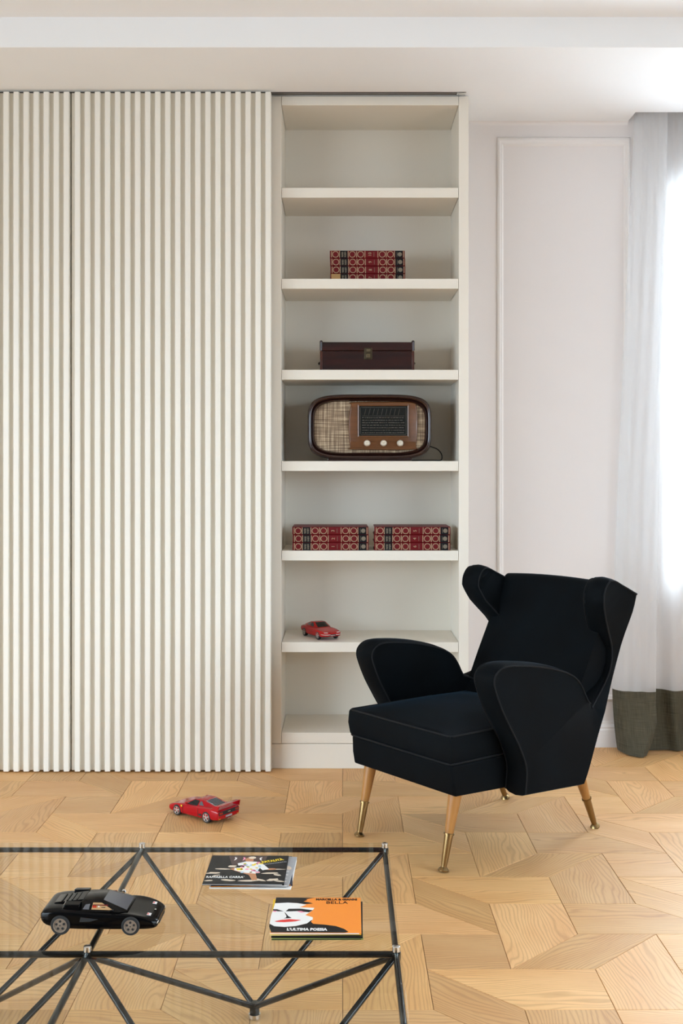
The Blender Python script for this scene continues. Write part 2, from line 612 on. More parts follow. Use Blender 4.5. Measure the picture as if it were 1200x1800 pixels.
b.prism([(X_L, Y_SOF), (X_R, Y_SOF), (X_R, Y_PK), (X_PK, Y_PK), (X_PK, Y_WALL), (X_L, Y_WALL)], Z_SOF, 2.95, 2)
struct(b.build('trim_1', M['white'], bevel=0.004), 'lowered white ceiling band above the bookcase and curtain')
struct(MB().box(X_PK - 0.01, X_R, Y_PK - 0.02, Y_WALL, 2.80, 2.95).build('trim_4', M['white']), 'ceiling inside the curtain pocket')
# small quarter cove where the lowered ceiling meets the wall
b = MB()
b.prism([(Y_WALL, Z_SOF)] + [(Y_WALL - 0.014 + 0.014 * math.sin(a), Z_SOF - 0.014 + 0.014 * math.cos(a)) for a in [i * PI / 16 for i in range(9)]][::-1], 0.49, X_PK, 0)
struct(b.build('trim_2', M['trim'], smooth=True), 'thin cove strip along the top of the back wall')

# panel moulding on the back wall
prof = [(0.0, 0.0), (0.0, 0.006), (0.005, 0.012), (0.011, 0.013), (0.015, 0.009), (0.020, 0.009), (0.024, 0.004), (0.027, 0.0)]
mx0, mx1, mz0, mz1 = 0.6445, 1.200, 0.190, 2.545
b = MB()
rings = []
for o_, h_ in prof:
    rings.append([(mx0 + o_, Y_WALL - h_, mz0 + o_), (mx1 - o_, Y_WALL - h_, mz0 + o_), (mx1 - o_, Y_WALL - h_, mz1 - o_ * 1.35), (mx0 + o_, Y_WALL - h_, mz1 - o_ * 1.35)])
b.ring_stack(rings, False, False)
struct(b.build('trim_3', M['trim'], smooth=True, angle=50), 'rectangular white wall panel moulding beside the curtain')
# baseboard
b = MB()
b.prism([(Y_WALL, 0), (Y_WALL - 0.018, 0), (Y_WALL - 0.018, 0.072), (Y_WALL - 0.014, 0.078), (Y_WALL - 0.016, 0.084), (Y_WALL - 0.012, 0.092), (Y_WALL - 0.006, 0.095), (Y_WALL - 0.006, 0.104), (Y_WALL, 0.106)], 0.4885, X_R, 0)
struct(b.build('baseboard_back', M['trim'], smooth=True, angle=30))
struct(MB().box(X_R - 0.016, X_R, Y_REAR, Y_WALL - 0.018, 0, 0.10).build('baseboard_right', M['trim'], bevel=0.003))


def window(name, axis, pos, hole, label):
    h0, h1, z0, z1 = hole
    fw, fd = 0.055, 0.06
    root = bpy.data.objects.new(name, None)
    COL.objects.link(root)
    struct(root, label)
    mid = (h0 + h1) / 2
    def put(nm, u0, u1, a0, a1, material, d0, d1, bev=0.004):
        b = MB()
        if axis == 'y':
            b.box(u0, u1, pos + d0, pos + d1, a0, a1)
        else:
            b.box(min(pos + d0, pos + d1), max(pos + d0, pos + d1), u0, u1, a0, a1)
        return b.build(nm, material, root, bevel=bev)
    sg = 1 if (axis == 'y' or pos > 0) else -1
    d0, d1 = sg * 0.12, sg * (0.12 + fd)
    put('frame_rail', h0, h1, z0, z0 + fw, M['trim'], d0, d1)
    put('frame_rail', h0, h1, z1 - fw, z1, M['trim'], d0, d1)
    for c in (h0 + fw / 2, mid, h1 - fw / 2):
        put('frame_stile', c - fw / 2, c + fw / 2, z0 + fw, z1 - fw, M['trim'], d0, d1)
    put('pane', h0 + fw, mid - fw / 2, z0 + fw, z1 - fw, M['pane'], sg * 0.146, sg * 0.152, 0)
    put('pane', mid + fw / 2, h1 - fw, z0 + fw, z1 - fw, M['pane'], sg * 0.146, sg * 0.152, 0)
    return root


window('window_1', 'y', Y_WALL, WB, 'bright window behind the sheer curtain')
window('window_2', 'x', X_L, WL, None)
window('window_3', 'x', X_R, WR, None)

# ------------------------------------------------------------------ parquet: a 3 x 3 cell tiling of trapezoids, rhomboids and squares
U, RX0, RY6 = 0.196, 0.0, 3.015
TILES = [([(2, 6), (3, 6), (3, 7), (2, 8)], 90), ([(1, 8), (3, 8), (3, 9), (2, 9)], 0), ([(3, 7), (4, 7), (3, 8), (2, 8)], 45),
         ([(3, 5), (4, 4), (4, 6), (3, 6)], 90), ([(1, 5), (2, 6), (2, 7), (1, 6)], -45), ([(0, 6), (1, 6), (2, 7), (0, 7)], 0),
         ([(1, 7), (2, 7), (2, 8), (1, 8)], 0)]
TILES = [(p, a) for p, a in TILES]


def clip(poly, ax, lim, keep_less):
    out = []
    for i, p in enumerate(poly):
        q = poly[(i + 1) % len(poly)]
        ip, iq = (p[ax] <= lim) == keep_less, (q[ax] <= lim) == keep_less
        if ip:
            out.append(p)
        if ip != iq:
            t = (lim - p[ax]) / (q[ax] - p[ax])
            out.append((p[0] + (q[0] - p[0]) * t, p[1] + (q[1] - p[1]) * t))
    return out


def inset(poly, d):
    n, out = len(poly), []
    ar = sum(poly[i][0] * poly[(i + 1) % n][1] - poly[(i + 1) % n][0] * poly[i][1] for i in range(n))
    sg = 1 if ar > 0 else -1
    for i in range(n):
        a, p, c = Vector(poly[i - 1]), Vector(poly[i]), Vector(poly[(i + 1) % n])
        e1, e2 = (p - a).normalized(), (c - p).normalized()
        n1, n2 = Vector((-e1.y, e1.x)) * sg, Vector((-e2.y, e2.x)) * sg
        k = n1 + n2
        out.append(p + k * (d / max(0.2, 1 + n1.dot(n2))))
    return out


def plank_geo(mb, poly, dz=0.0):
    a, c = inset(poly, 0.0006), inset(poly, 0.0014)
    mb.ring_stack([[(p[0], p[1], -0.0065) for p in a], [(p[0], p[1], -0.0009 + dz) for p in a], [(p[0], p[1], dz) for p in c]], False, True)


def set_uv(me, ang, seed=None):
    uvl = me.uv_layers.new(name='grain')
    ca, sa = math.cos(ang), math.sin(ang)
    for lp in me.loops:
        p = me.vertices[lp.vertex_index].co
        uvl.data[lp.index].uv = (p.x * ca + p.y * sa, -p.x * sa + p.y * ca)


cache, near, far = {}, [], []
for i in range(-7, 6):
    for j in range(-4, 5):
        for k, (poly, ang) in enumerate(TILES):
            P = [(RX0 + (c + 3 * i) * U, RY6 - (r + 3 * j - 6) * U) for c, r in poly]
            Q = P
            for ax, lim, less in ((0, X_R, True), (0, X_L, False), (1, Y_WALL, True), (1, Y_REAR, False)):
                if Q:
                    Q = clip(Q, ax, lim, less)
            if len(Q) < 3:
                continue
            ar = abs(sum(Q[t][0] * Q[(t + 1) % len(Q)][1] - Q[(t + 1) % len(Q)][0] * Q[t][1] for t in range(len(Q)))) / 2
            if ar < 2e-5:
                continue
            cx = sum(p[0] for p in Q) / len(Q)
            cy = sum(p[1] for p in Q) / len(Q)
            whole = Q == P
            vis = cy > 2.15 and abs(cx) < 0.335 * cy + 0.12
            (near if vis else far).append((k, ang, Q, cx, cy, whole))
for k, ang, Q, cx, cy, whole in near:
    if whole and k in cache:
        me = cache[k]
    else:
        mb = MB()
        plank_geo(mb, [(p[0] - cx, p[1] - cy) for p in Q])
        me = mb.mesh('plank', M['oak'])
        set_uv(me, math.radians(ang))
        if whole:
            cache[k] = me
    o = bpy.data.objects.new('plank', me)
    o.location = (cx, cy, random.uniform(-0.0002, 0.0))
    o.parent = FLOOR
    COL.objects.link(o)
mb = MB()
info = []
for k, ang, Q, cx, cy, whole in far:
    nf = len(mb.f)
    plank_geo(mb, Q)
    info += [(math.radians(ang), random.random())] * (len(mb.f) - nf)
me = bpy.data.meshes.new('plank')
me.from_pydata(mb.v, [], mb.f)
me.materials.append(M['oak'])
uvl = me.uv_layers.new(name='grain')
tint = me.attributes.new('tint', 'FLOAT', 'FACE')
for p in me.polygons:
    a, r = info[p.index]
    tint.data[p.index].value = r
    for li in p.loop_indices:
        q = me.vertices[me.loops[li].vertex_index].co
        uvl.data[li].uv = (q.x * math.cos(a) + q.y * math.sin(a), -q.x * math.sin(a) + q.y * math.cos(a))
me.update()
o = bpy.data.objects.new('plank', me)
o.parent = FLOOR
o['kind'] = 'stuff'
COL.objects.link(o)

# ------------------------------------------------------------------ sliding doors with vertical slats
Y_D, Y_DP = 4.300, 4.319             # slat faces, panel face
DZ0, DZ1 = 0.0045, 2.602
SL_W, SL_P = 0.0206, 0.03832


cab = thing('wall_cabinet', 'long cream wall cabinet closed by ribbed sliding doors, left of the open shelves', 'cabinet', (-1.05, Y_DP, 0))
MB().box(X_L + 1.05 + 0.004, X(475, 4.363) + 1.05 - 0.004, 0.048, 0.384, 0.03, 2.604).build('carcass', M['shelf'], cab)


def sliding_door(x1, w, n):
    t = bpy.data.objects.new('sliding_door', None)
    COL.objects.link(t)
    t.parent = cab
    t.location = (x1 - w / 2 + 1.05, 0.011, 0.0)
    MB().box(-w / 2, w / 2, -0.011, 0.011, DZ0 + 0.001, DZ1).build('panel', M['cream'], t, bevel=0.001)
    first = None
    for i in range(n):
        xc = w / 2 - SL_W / 2 - 0.0005 - i * SL_P
        if xc - SL_W / 2 < -w / 2:
            break
        if first is None:
            o = first = MB().box(-SL_W / 2, SL_W / 2, -0.0096, 0.0096, 0.0, DZ1 - DZ0).build('slat', M['cream'], t, bevel=0.0020, seg=2)
        else:
            o = first.copy()
            COL.objects.link(o)
            o.parent = t
        o.location = (xc, Y_D - (Y_DP + 0.011) + 0.0096, DZ0)
    return t


sliding_door(X(476, Y_D), 0.7655, 20)
for i in range(3):
    sliding_door(X(121.3, Y_D) - 0.7685 * i, 0.7655, 20)

# top track in the lowered ceiling
t = bpy.data.objects.new('sliding_track', None)
COL.objects.link(t)
t.parent = cab
t.location = (1.05, 0.025, 2.61)
MB().box(X_L + 0.002, 0.474, -0.017, 0.016, -0.0015, 0.0).build('rail', M['alu'], t)
for yy in (-0.0115, 0.006):
    MB().box(X_L + 0.002, 0.466, yy - 0.0016, yy + 0.0016, -0.0035, -0.0014).build('groove', M['groove'], t)
MB().box(0.440, 0.474, -0.016, 0.012, -0.0045, -0.0036).build('end_cap', M['steel'], t)

# ------------------------------------------------------------------ bookcase
YB, YBK, YBB = 4.363, 4.686, 4.706
bx0, bi0, bi1, bx1 = X(476.5), X(494.3), X(806), X(823.3)
PL = Z(1307.2)
bc = thing('bookcase', 'tall cream built-in bookcase with open shelves beside the sliding doors', 'bookcase', ((bx0 + bx1) / 2, YB, 0))
cxb = (bx0 + bx1) / 2


def bpart(nm, x0, x1, y0, y1, z0, z1, bev=0.0012):
    return MB().box(x0 - cxb, x1 - cxb, y0 - YB, y1 - YB, z0, z1).build(nm, M['shelf'], bc, bevel=bev)


ZT = 2.6045
bpart('side_panel', bx0, bi0, YB, YBB, PL + 0.001, ZT)
bpart('side_panel', bi1, bx1, YB, YBB, PL + 0.001, ZT)
bpart('back_panel', bi0, bi1, YBK, YBB, PL + 0.001, ZT, 0)
bpart('top_panel', bi0 + 0.001, bi1 - 0.001, YB, YBK, Z(185), ZT)
bpart('plinth', bx0, bx1, YB + 0.001, YB + 0.022, 0.0, PL - 0.001)
SH = [330, 490, 650, 810.5, 968, 1129]
SHZ = [Z(p) for p in SH]
for z in SHZ:
    bpart('shelf', bi0 + 0.0014, bi1 - 0.0014, YB + 0.0005, YBK, z - 0.0385, z, 0.001)
ZBOT = Z(1288)
bpart('bottom_shelf', bi0 + 0.0014, bi1 - 0.0014, YB + 0.0005, YBK, PL + 0.001, ZBOT, 0.001)

# ------------------------------------------------------------------ books: ten volumes lying flat, spines to the room
BL, BD, BT = 0.2945, 0.200, 0.0303


def fr(p):                              # spine fractions read off a 943 px wide spine
    return (p - 135) / 943.0 * BL - BL / 2


Y_GILT = -0.0004
BAR_AT = (157, 258, 366, 472, 577, 740, 845, 948, 1062)
RING_AT = (207, 418, 522, 795, 897)
BAR_ME = MB().box(-0.0013, 0.0013, Y_GILT, 0.002, 0.0022, BT - 0.0022).mesh('gilt_bar', M['gilt'])
RULE_ME = MB().box(-0.0006, 0.0006, Y_GILT - 0.0001, 0.001, 0.006, BT - 0.006).mesh('gilt_bar', M['gilt_dim'])
_vs, _fs = [], []
for _i in range(20):
    _a = 2 * PI * _i / 20
    for _r in (0.0130, 0.0105):
        for _y in (Y_GILT - 0.0001, 0.002):
            _vs.append((_r * math.cos(_a), _y, BT / 2 + _r * 0.98 * math.sin(_a)))
    _q, _w = 4 * _i, 4 * ((_i + 1) % 20)
    _fs += [(_q, _w, _w + 2, _q + 2), (_q, _q + 1, _w + 1, _w), (_q + 2, _w + 2, _w + 3, _q + 3)]
RING_ME = MB().add(_vs, _fs).mesh('gilt_ring', M['gilt'])
# rubbed, unreadable lettering of the title band (too small to pick apart), the crest of the lower band
_d, _rr = MB(), random.Random(3)
for _x in (292, 328):
    _z = 0.0045
    while _z < BT - 0.006:
        _h = _rr.choice((0.0012, 0.0018, 0.0024))
        _d.box(fr(_x) - _rr.uniform(0.0028, 0.0042), fr(_x) + _rr.uniform(0.0028, 0.0042), Y_GILT - 0.0006, 0.001, _z, _z + _h)
        _z += _h + 0.0011
LET_ME = _d.mesh('rubbed_lettering', M['gilt_dim'])
CREST_ME = MB().lathe([(0.0001, 0), (0.006, 0), (0.0085, 0.0003), (0.0085, 0.001)], (fr(1015), Y_GILT - 0.0008, BT / 2), (0, 1, 0), 14).mesh('crest', M['gilt_dim'])
K1_ME = MB().box(fr(264), fr(356), Y_GILT, 0.002, 0.0008, BT - 0.0008).mesh('title_band', M['cover_black'])
K2_ME = MB().box(fr(958), fr(1051), Y_GILT, 0.002, 0.0008, BT - 0.0008).mesh('crest_band', M['cover_black'])
ct = 0.0022
poly = [(BD, 0), (0.004, 0), (0.001, 0.003), (0.0, 0.008), (0.0, BT - 0.008), (0.001, BT - 0.003), (0.004, BT), (BD, BT), (BD, BT - ct), (0.006, BT - ct), (0.004, BT - 0.006), (0.004, 0.006), (0.006, ct), (BD, ct)]
C_ME = MB().prism(poly, -BL / 2, BL / 2, 0).mesh('cover', M['cover_red'], True, 30)
P_ME = MB().box(-BL / 2 + 0.004, BL / 2 - 0.004, 0.0045, BD - 0.004, ct, BT - ct).mesh('page_block', M['paper'])


def sub(name, me, parent, loc=(0, 0, 0)):
    o = bpy.data.objects.new(name, me)
    COL.objects.link(o)
    o.parent = parent
    o.location = loc
    return o


def book(x, y, z, rz, num, label, group, tag=False):
    t = thing('bound_volume', label, 'book', (x, y, z), rz, group)
    sub('cover', C_ME, t)
    sub('page_block', P_ME, t)
    for p in BAR_AT:
        sub('gilt_bar', BAR_ME, t, (fr(p), 0, 0))
    for p in (690, 980):
        sub('gilt_bar', RULE_ME, t, (fr(p), -0.0004 if p == 980 else 0, 0))
    for p in RING_AT:
        sub('gilt_ring', RING_ME, t, (fr(p), 0, 0))
    k1 = sub('title_band', K1_ME, t)
    k2 = sub('crest_band', K2_ME, t)
    sub('rubbed_lettering', LET_ME, k1)['kind'] = 'stuff'
    sub('crest', CREST_ME, k2)
    mt = Matrix.Translation((fr(640), -0.0006, BT / 2)) @ Matrix.Rotation(PI / 2, 4, 'X') @ Matrix.Rotation(PI / 2, 4, 'Z')
    text('volume_number', str(num), 0.0175, M['gilt'], t, mt, sx=0.95)
    if tag:
        o = MB().box(fr(148), fr(262), -0.0016, 0.001, 0.0, BT - 0.001).build('paper_tag', M['tag_brown'], t)
        o['label'] = 'small tan paper tag stuck on the spine'
    return t


g1 = 'red encyclopedia volumes on the second shelf'
y1 = 4.428
s1 = X(645.8, y1)
for i, n in enumerate((7, 8, 9, 10)):
    lab = ['red gilt volume 7 at the bottom of the four-book stack, tan tag on spine',
           'red gilt volume 8, second from the bottom of the four-book stack',
           'red gilt volume 9, third from the bottom of the four-book stack',
           'red gilt volume 10 on top of the four-book stack near the bookcase top'][i]
    book(s1 + (0.0008, 0.0012, 0.0004, -0.001)[i], y1 + (0, 0.001, 0.0005, 0.001)[i], SHZ[1] + 0.0004 + i * (BT + 0.0002), (0, 0.004, -0.003, 0.002)[i], n, lab, g1, i == 0)
g2 = 'red encyclopedia volumes on the shelf under the radio'
y2 = 4.370
for i, n in enumerate((1, 2, 3)):
    lab = ['red gilt volume 1 at the bottom of the left three-book stack', 'red gilt volume 2 in the middle of the left three-book stack',
           'red gilt volume 3 on top of the left three-book stack'][i]
    book(X(580.7, y2) + (0, 0.0006, -0.0008)[i], y2 + (0, 0.0008, 0.0004)[i], SHZ[4] + 0.0004 + i * (BT + 0.0002), (0.0, 0.003, 0.006)[i], n, lab, g2)
for i, n in enumerate((6, 4, 5)):
    lab = ['red gilt volume 6 at the bottom of the right three-book stack', 'red gilt volume 4 in the middle of the right three-book stack',
           'red gilt volume 5 on top of the right three-book stack'][i]
    book(X(724.3, y2) + (0, -0.0006, 0.0006)[i], y2 + (0.0004, 0, 0.0008)[i], SHZ[4] + 0.0004 + i * (BT + 0.0002), (-0.004, 0.002, -0.006)[i], n, lab, g2)

# ------------------------------------------------------------------ wooden case on the third shelf
yb = 4.415
t = thing('wooden_case', 'dark mahogany box with a metal latch on the shelf above the radio', 'box', (X(645, yb), yb, SHZ[2] + 0.0005), 0.0)
bw, bd, bh, lidz = 0.358, 0.19, 0.113, 0.078
MB().box(-bw / 2, bw / 2, 0, bd, 0.0, lidz - 0.0008).build('case_body', M['mahogany'], t, bevel=0.002)
MB().box(-bw / 2, bw / 2, 0, bd, lidz + 0.0006, bh).build('lid', M['mahogany'], t, bevel=0.004)
for sx_ in (-1, 1):
    b = MB()
    b.box(sx_ * (bw / 2 + 0.001) - 0.005, sx_ * (bw / 2 + 0.001) + 0.005, -0.0025, bd + 0.002, 0.0, lidz - 0.0008)
    b.build('end_strip', M['mahogany_edge'], t, bevel=0.002)
    b = MB()
    b.tube([(sx_ * (bw / 2 + 0.001), -0.001, lidz + 0.001), (sx_ * (bw / 2 + 0.001), -0.001, bh)], 0.0062, 10)
    b.tube([(sx_ * (bw / 2 + 0.001), -0.001, bh), (sx_ * (bw / 2 + 0.001), bd + 0.001, bh)], 0.0062, 10)
    b.build('lid_rim', M['mahogany'], t, smooth=True)
    hd = MB()
    hd.tube([(sx_ * (bw / 2 + 0.006), bd / 2 - 0.03, 0.04), (sx_ * (bw / 2 + 0.012), bd / 2 - 0.02, 0.036), (sx_ * (bw / 2 + 0.012), bd / 2 + 0.02, 0.036), (sx_ * (bw / 2 + 0.006), bd / 2 + 0.03, 0.04)], 0.003, 8)
    hd.build('side_handle', M['latch'], t, smooth=True)
MB().box(-bw / 2 + 0.006, bw / 2 - 0.006, -0.0016, 0.002, 0.0, 0.006).build('base_strip', M['mahogany_edge'], t, bevel=0.001)
lt = MB().box(-0.016 + 0.004, 0.016 + 0.004, -0.003, 0.001, 0.044, 0.090).build('latch', M['latch'], t, bevel=0.003)
b = MB().box(-0.008 + 0.004, 0.008 + 0.004, -0.0065, -0.003, 0.050, 0.066)
b.box(-0.007 + 0.004, 0.009 + 0.004, -0.006, -0.003, 0.074, 0.086)
b.build('hasp', M['hasp'], lt, bevel=0.0015)

# ------------------------------------------------------------------ valve radio
yr = 4.400
KR = yr / F
rx, rz_ = X(649.5, yr), SHZ[3] + 0.0005
t = thing('valve_radio', 'vintage dark brown tabletop radio with woven cloth front', 'radio', (rx, yr, rz_))
RA, RB, RZ = 109.3 * KR, 57.6 * KR, Z(750.3, yr) - rz_


def rad_ring(off, y, n=72, ex=4.6):
    a, c = RA - off, RB - off
    out = []
    for i in range(n):
        th = 2 * PI * i / n
        cs, sn = math.cos(th), math.sin(th)
        out.append((a * math.copysign(abs(cs) ** (2 / ex), cs), y, RZ + c * math.copysign(abs(sn) ** (2 / ex), sn)))
    return out


b = MB()
b.ring_stack([rad_ring(0.030, 0.20), rad_ring(0.012, 0.195), rad_ring(0.0, 0.17), rad_ring(0.0, 0.03), rad_ring(0.001, 0.008), rad_ring(0.005, -0.002),
              rad_ring(0.010, -0.004), rad_ring(0.015, 0.000), rad_ring(0.0175, 0.007), rad_ring(0.019, 0.001), rad_ring(0.0225, -0.003), rad_ring(0.026, 0.002), rad_ring(0.028, 0.016)], True, False)
b.build('case', M['bakelite'], t, smooth=True, angle=70)
b = MB()
b.ring_stack([rad_ring(0.0262, 0.014), rad_ring(0.0262, 0.0135)], True, True)
b.build('speaker_cloth', M['cloth'], t)
MB().box(-0.165, 0.165, 0.005, 0.17, 0.0, RZ - RB + 0.006).build('foot_rail', M['bakelite'], t, bevel=0.003)


def rp(px, py):
    return ((px - 649.5) * KR, (750.3 - py) * KR + RZ)


out_ = [rp(*p) for p in [(622, 706.5), (726, 706.5), (730.5, 711), (733, 722), (734, 744), (733, 768), (730, 784), (725, 790.5), (620, 790.5), (615.5, 786), (613, 768), (612.3, 748), (613.5, 728), (617, 712)]]
out_ = [tuple(p) for p in spline([(p[0], p[1], 0) for p in out_], 3, True)]


def scale_poly(P, off):
    cx_ = sum(p[0] for p in P) / len(P)
    cz_ = sum(p[1] for p in P) / len(P)
    w = max(p[0] for p in P) - min(p[0] for p in P)
    h = max(p[1] for p in P) - min(p[1] for p in P)
    return [(cx_ + (p[0] - cx_) * (1 - 2 * off / w), cz_ + (p[1] - cz_) * (1 - 2 * off / h)) for p in P]


b = MB()
b.ring_stack([[(p[0], yy, p[1]) for p in scale_poly(out_, of)] for of, yy in ((0, 0.0138), (0, 0.006), (0.0025, 0.003), (0.005, 0.0045), (0.0065, 0.004))], True, True)
fas = b.build('fascia', M['walnut'], t, smooth=True, angle=50)
# raised frame round the dial
d0, d1 = rp(630.5, 766.5), rp(716.5, 713)
rr_ = []
for of, yy in ((-0.004, 0.004), (-0.004, 0.0005), (-0.002, -0.0005), (0.001, 0.001), (0.0015, 0.0045)):
    rr_.append([(d0[0] + of, yy, d0[1] + of), (d1[0] - of, yy, d0[1] + of), (d1[0] - of, yy, d1[1] - of), (d0[0] + of, yy, d1[1] - of)])
b = MB()
b.ring_stack(rr_, False, False)
b.build('dial_frame', M['walnut'], fas, smooth=True)
dg_ = MB().box(d0[0] + 0.001, d1[0] - 0.001, 0.0022, 0.0045, d0[1] + 0.001, d1[1] - 0.001).build('dial', M['dial'], t, bevel=0.0006)
b = MB()
rr = random.Random(11)
x0, x1, z0, z1 = d0[0] + 0.013, d1[0] - 0.013, d0[1] + 0.012, d1[1] - 0.012
for zi in range(7):
    z = z0 + (z1 - z0) * 0.62 * zi / 6
    x = x0
    while x < x1 - 0.004:
        w = rr.uniform(0.003, 0.011)
        b.box(x, min(x + w, x1), 0.0018, 0.0024, z, z + rr.uniform(0.0014, 0.0026))
        x += w + rr.uniform(0.0012, 0.004)
b.box(x0, x1, 0.0018, 0.0024, z0 + (z1 - z0) * 0.70, z0 + (z1 - z0) * 0.70 + 0.0008)
for k in range(9):
    xx = x0 + (x1 - x0) * (0.05 + 0.1 * k)
    b.hexa([(xx, 0.0018, z0 + (z1 - z0) * .74), (xx + .001, 0.0018, z0 + (z1 - z0) * .74), (xx + .001, 0.0024, z0 + (z1 - z0) * .74), (xx, 0.0024, z0 + (z1 - z0) * .74),
            (xx + .006, 0.0018, z1), (xx + .0072, 0.0018, z1), (xx + .0072, 0.0024, z1), (xx + .006, 0.0024, z1)])
b.box(d0[0] + 0.006, d1[0] - 0.006, 0.0018, 0.0024, d0[1] + 0.006, d0[1] + 0.007)
b.box(d0[0] + 0.006, d1[0] - 0.006, 0.0018, 0.0024, d1[1] - 0.007, d1[1] - 0.006)
b.box(d0[0] + 0.006, d0[0] + 0.007, 0.0018, 0.0024, d0[1] + 0.006, d1[1] - 0.006)
b.box(d1[0] - 0.007, d1[0] - 0.006, 0.0018, 0.0024, d0[1] + 0.006, d1[1] - 0.006)
b.build('dial_scale', M['dial_ink'], dg_)
MB().box(*[rp(616, 0)[0], rp(731, 0)[0]], 0.0022, 0.0042, rp(0, 787)[1], rp(0, 776.5)[1]).build('knob_strip', M['walnut'], t, bevel=0.0006)
for px in (645, 674, 703):
    kx, kz = rp(px, 779)
    kb = MB().lathe([(0.0128, 0.003), (0.0128, -0.004), (0.0115, -0.007), (0.0105, -0.014), (0.009, -0.016), (0.006, -0.0165), (0.004, -0.0145), (0.0001, -0.0145)], (kx, 0, kz), (0, 1, 0), 24)
    kb.build('knob', M['ivory'], t, smooth=True, angle=40)
# mains flex behind the radio
def rq(px, py, y):
    d = yr + y
    return (X(px, d) - rx, y, Z(py, d) - rz_)
pth = spline([rq(752, 784, 0.12), rq(760, 786, 0.12), rq(769, 790, 0.11), rq(775, 797, 0.09), rq(776.5, 804, 0.07), (rq(774, 0, 0.06)[0], 0.06, 0.003), (rq(760, 0, 0.07)[0], 0.07, 0.003), (rq(735, 0, 0.10)[0], 0.10, 0.003), (0.12, 0.21, 0.003)], 6)
MB().tube(pth, 0.0022, 8).build('mains_cord', M['cord'], t, smooth=True)


# ------------------------------------------------------------------ model cars (built at full size in metres, then scaled)
def bake(o):
    dg = bpy.context.evaluated_depsgraph_get()
    me = bpy.data.meshes.new_from_object(o.evaluated_get(dg))
    o.modifiers.clear()
    o.data = me


def loft_body(stations, k, arches, paint, parent, r_arch):
    """stations: (x, half width, z bottom, z shoulder, z top centre, top width share); arches: wheel centres x, z"""
    rings = []
    for x, w, zb, zs, zt, tw in stations:
        zm = zb + (zs - zb) * 0.45
        half = [(0.0, zb), (w * 0.82, zb), (w * 0.97, zb + 0.05), (w, zm), (w * 0.985, zs - 0.05), (w * 0.93, zs), (w * tw, zt - 0.015 * abs(zt - zs)), (w * tw * 0.5, zt), (0.0, zt)]
        full = half + [(-y, z) for y, z in half[-2:0:-1]]
        rings.append([(x * k, y * k, z * k) for y, z in full])
    b = MB()
    b.ring_stack(rings, True, True)
    o = b.build('body', paint, parent, smooth=True, angle=40)
    for p in o.data.edges:
        p.use_edge_sharp = False
    sub_ = o.modifiers.new('s', 'SUBSURF')
    sub_.levels = sub_.render_levels = 2
    bake(o)
    cut = MB()
    for ax, az, aw in arches:
        for sg in (-1, 1):
            cut.lathe([(r_arch * k, 0), (r_arch * k, 0.62 * k)], (ax * k, sg * (aw - 0.30) * k if sg > 0 else -(aw - 0.30) * k, az * k), (0, sg, 0), 28)
    c = cut.build('cut', paint)
    bm_ = o.modifiers.new('b', 'BOOLEAN')
    bm_.object, bm_.operation, bm_.solver = c, 'DIFFERENCE', 'EXACT'
    bake(o)
    bpy.data.objects.remove(c)
    o.data.polygons.foreach_set('use_smooth', [True] * len(o.data.polygons))
    o.data.set_sharp_from_angle(angle=math.radians(32))
    return o


def quad_panel(name, pts, k, material, parent, off=0.008, shrink=1.0, th=0.012, bevel=0.0):
    """a thin panel lying on four (or more) points, pushed outward along its normal"""
    P = [Vector(p) for p in pts]
    c = sum(P, Vector()) / len(P)
    nrm = (P[1] - P[0]).cross(P[2] - P[0]).normalized()
    if nrm.dot(c - Vector((c.x * 0.6, 0, 0.5))) < 0:
        nrm = -nrm
    P = [c + (p - c) * shrink for p in P]
    n = len(P)
    vs = [tuple((p + nrm * (off - th)) * k) for p in P] + [tuple((p + nrm * off) * k) for p in P]
    fs = [tuple(range(n)), tuple(range(2 * n - 1, n - 1, -1))] + [(i, (i + 1) % n, n + (i + 1) % n, n + i) for i in range(n)]
    return MB().add(vs, fs).build(name, material, parent, bevel=bevel)


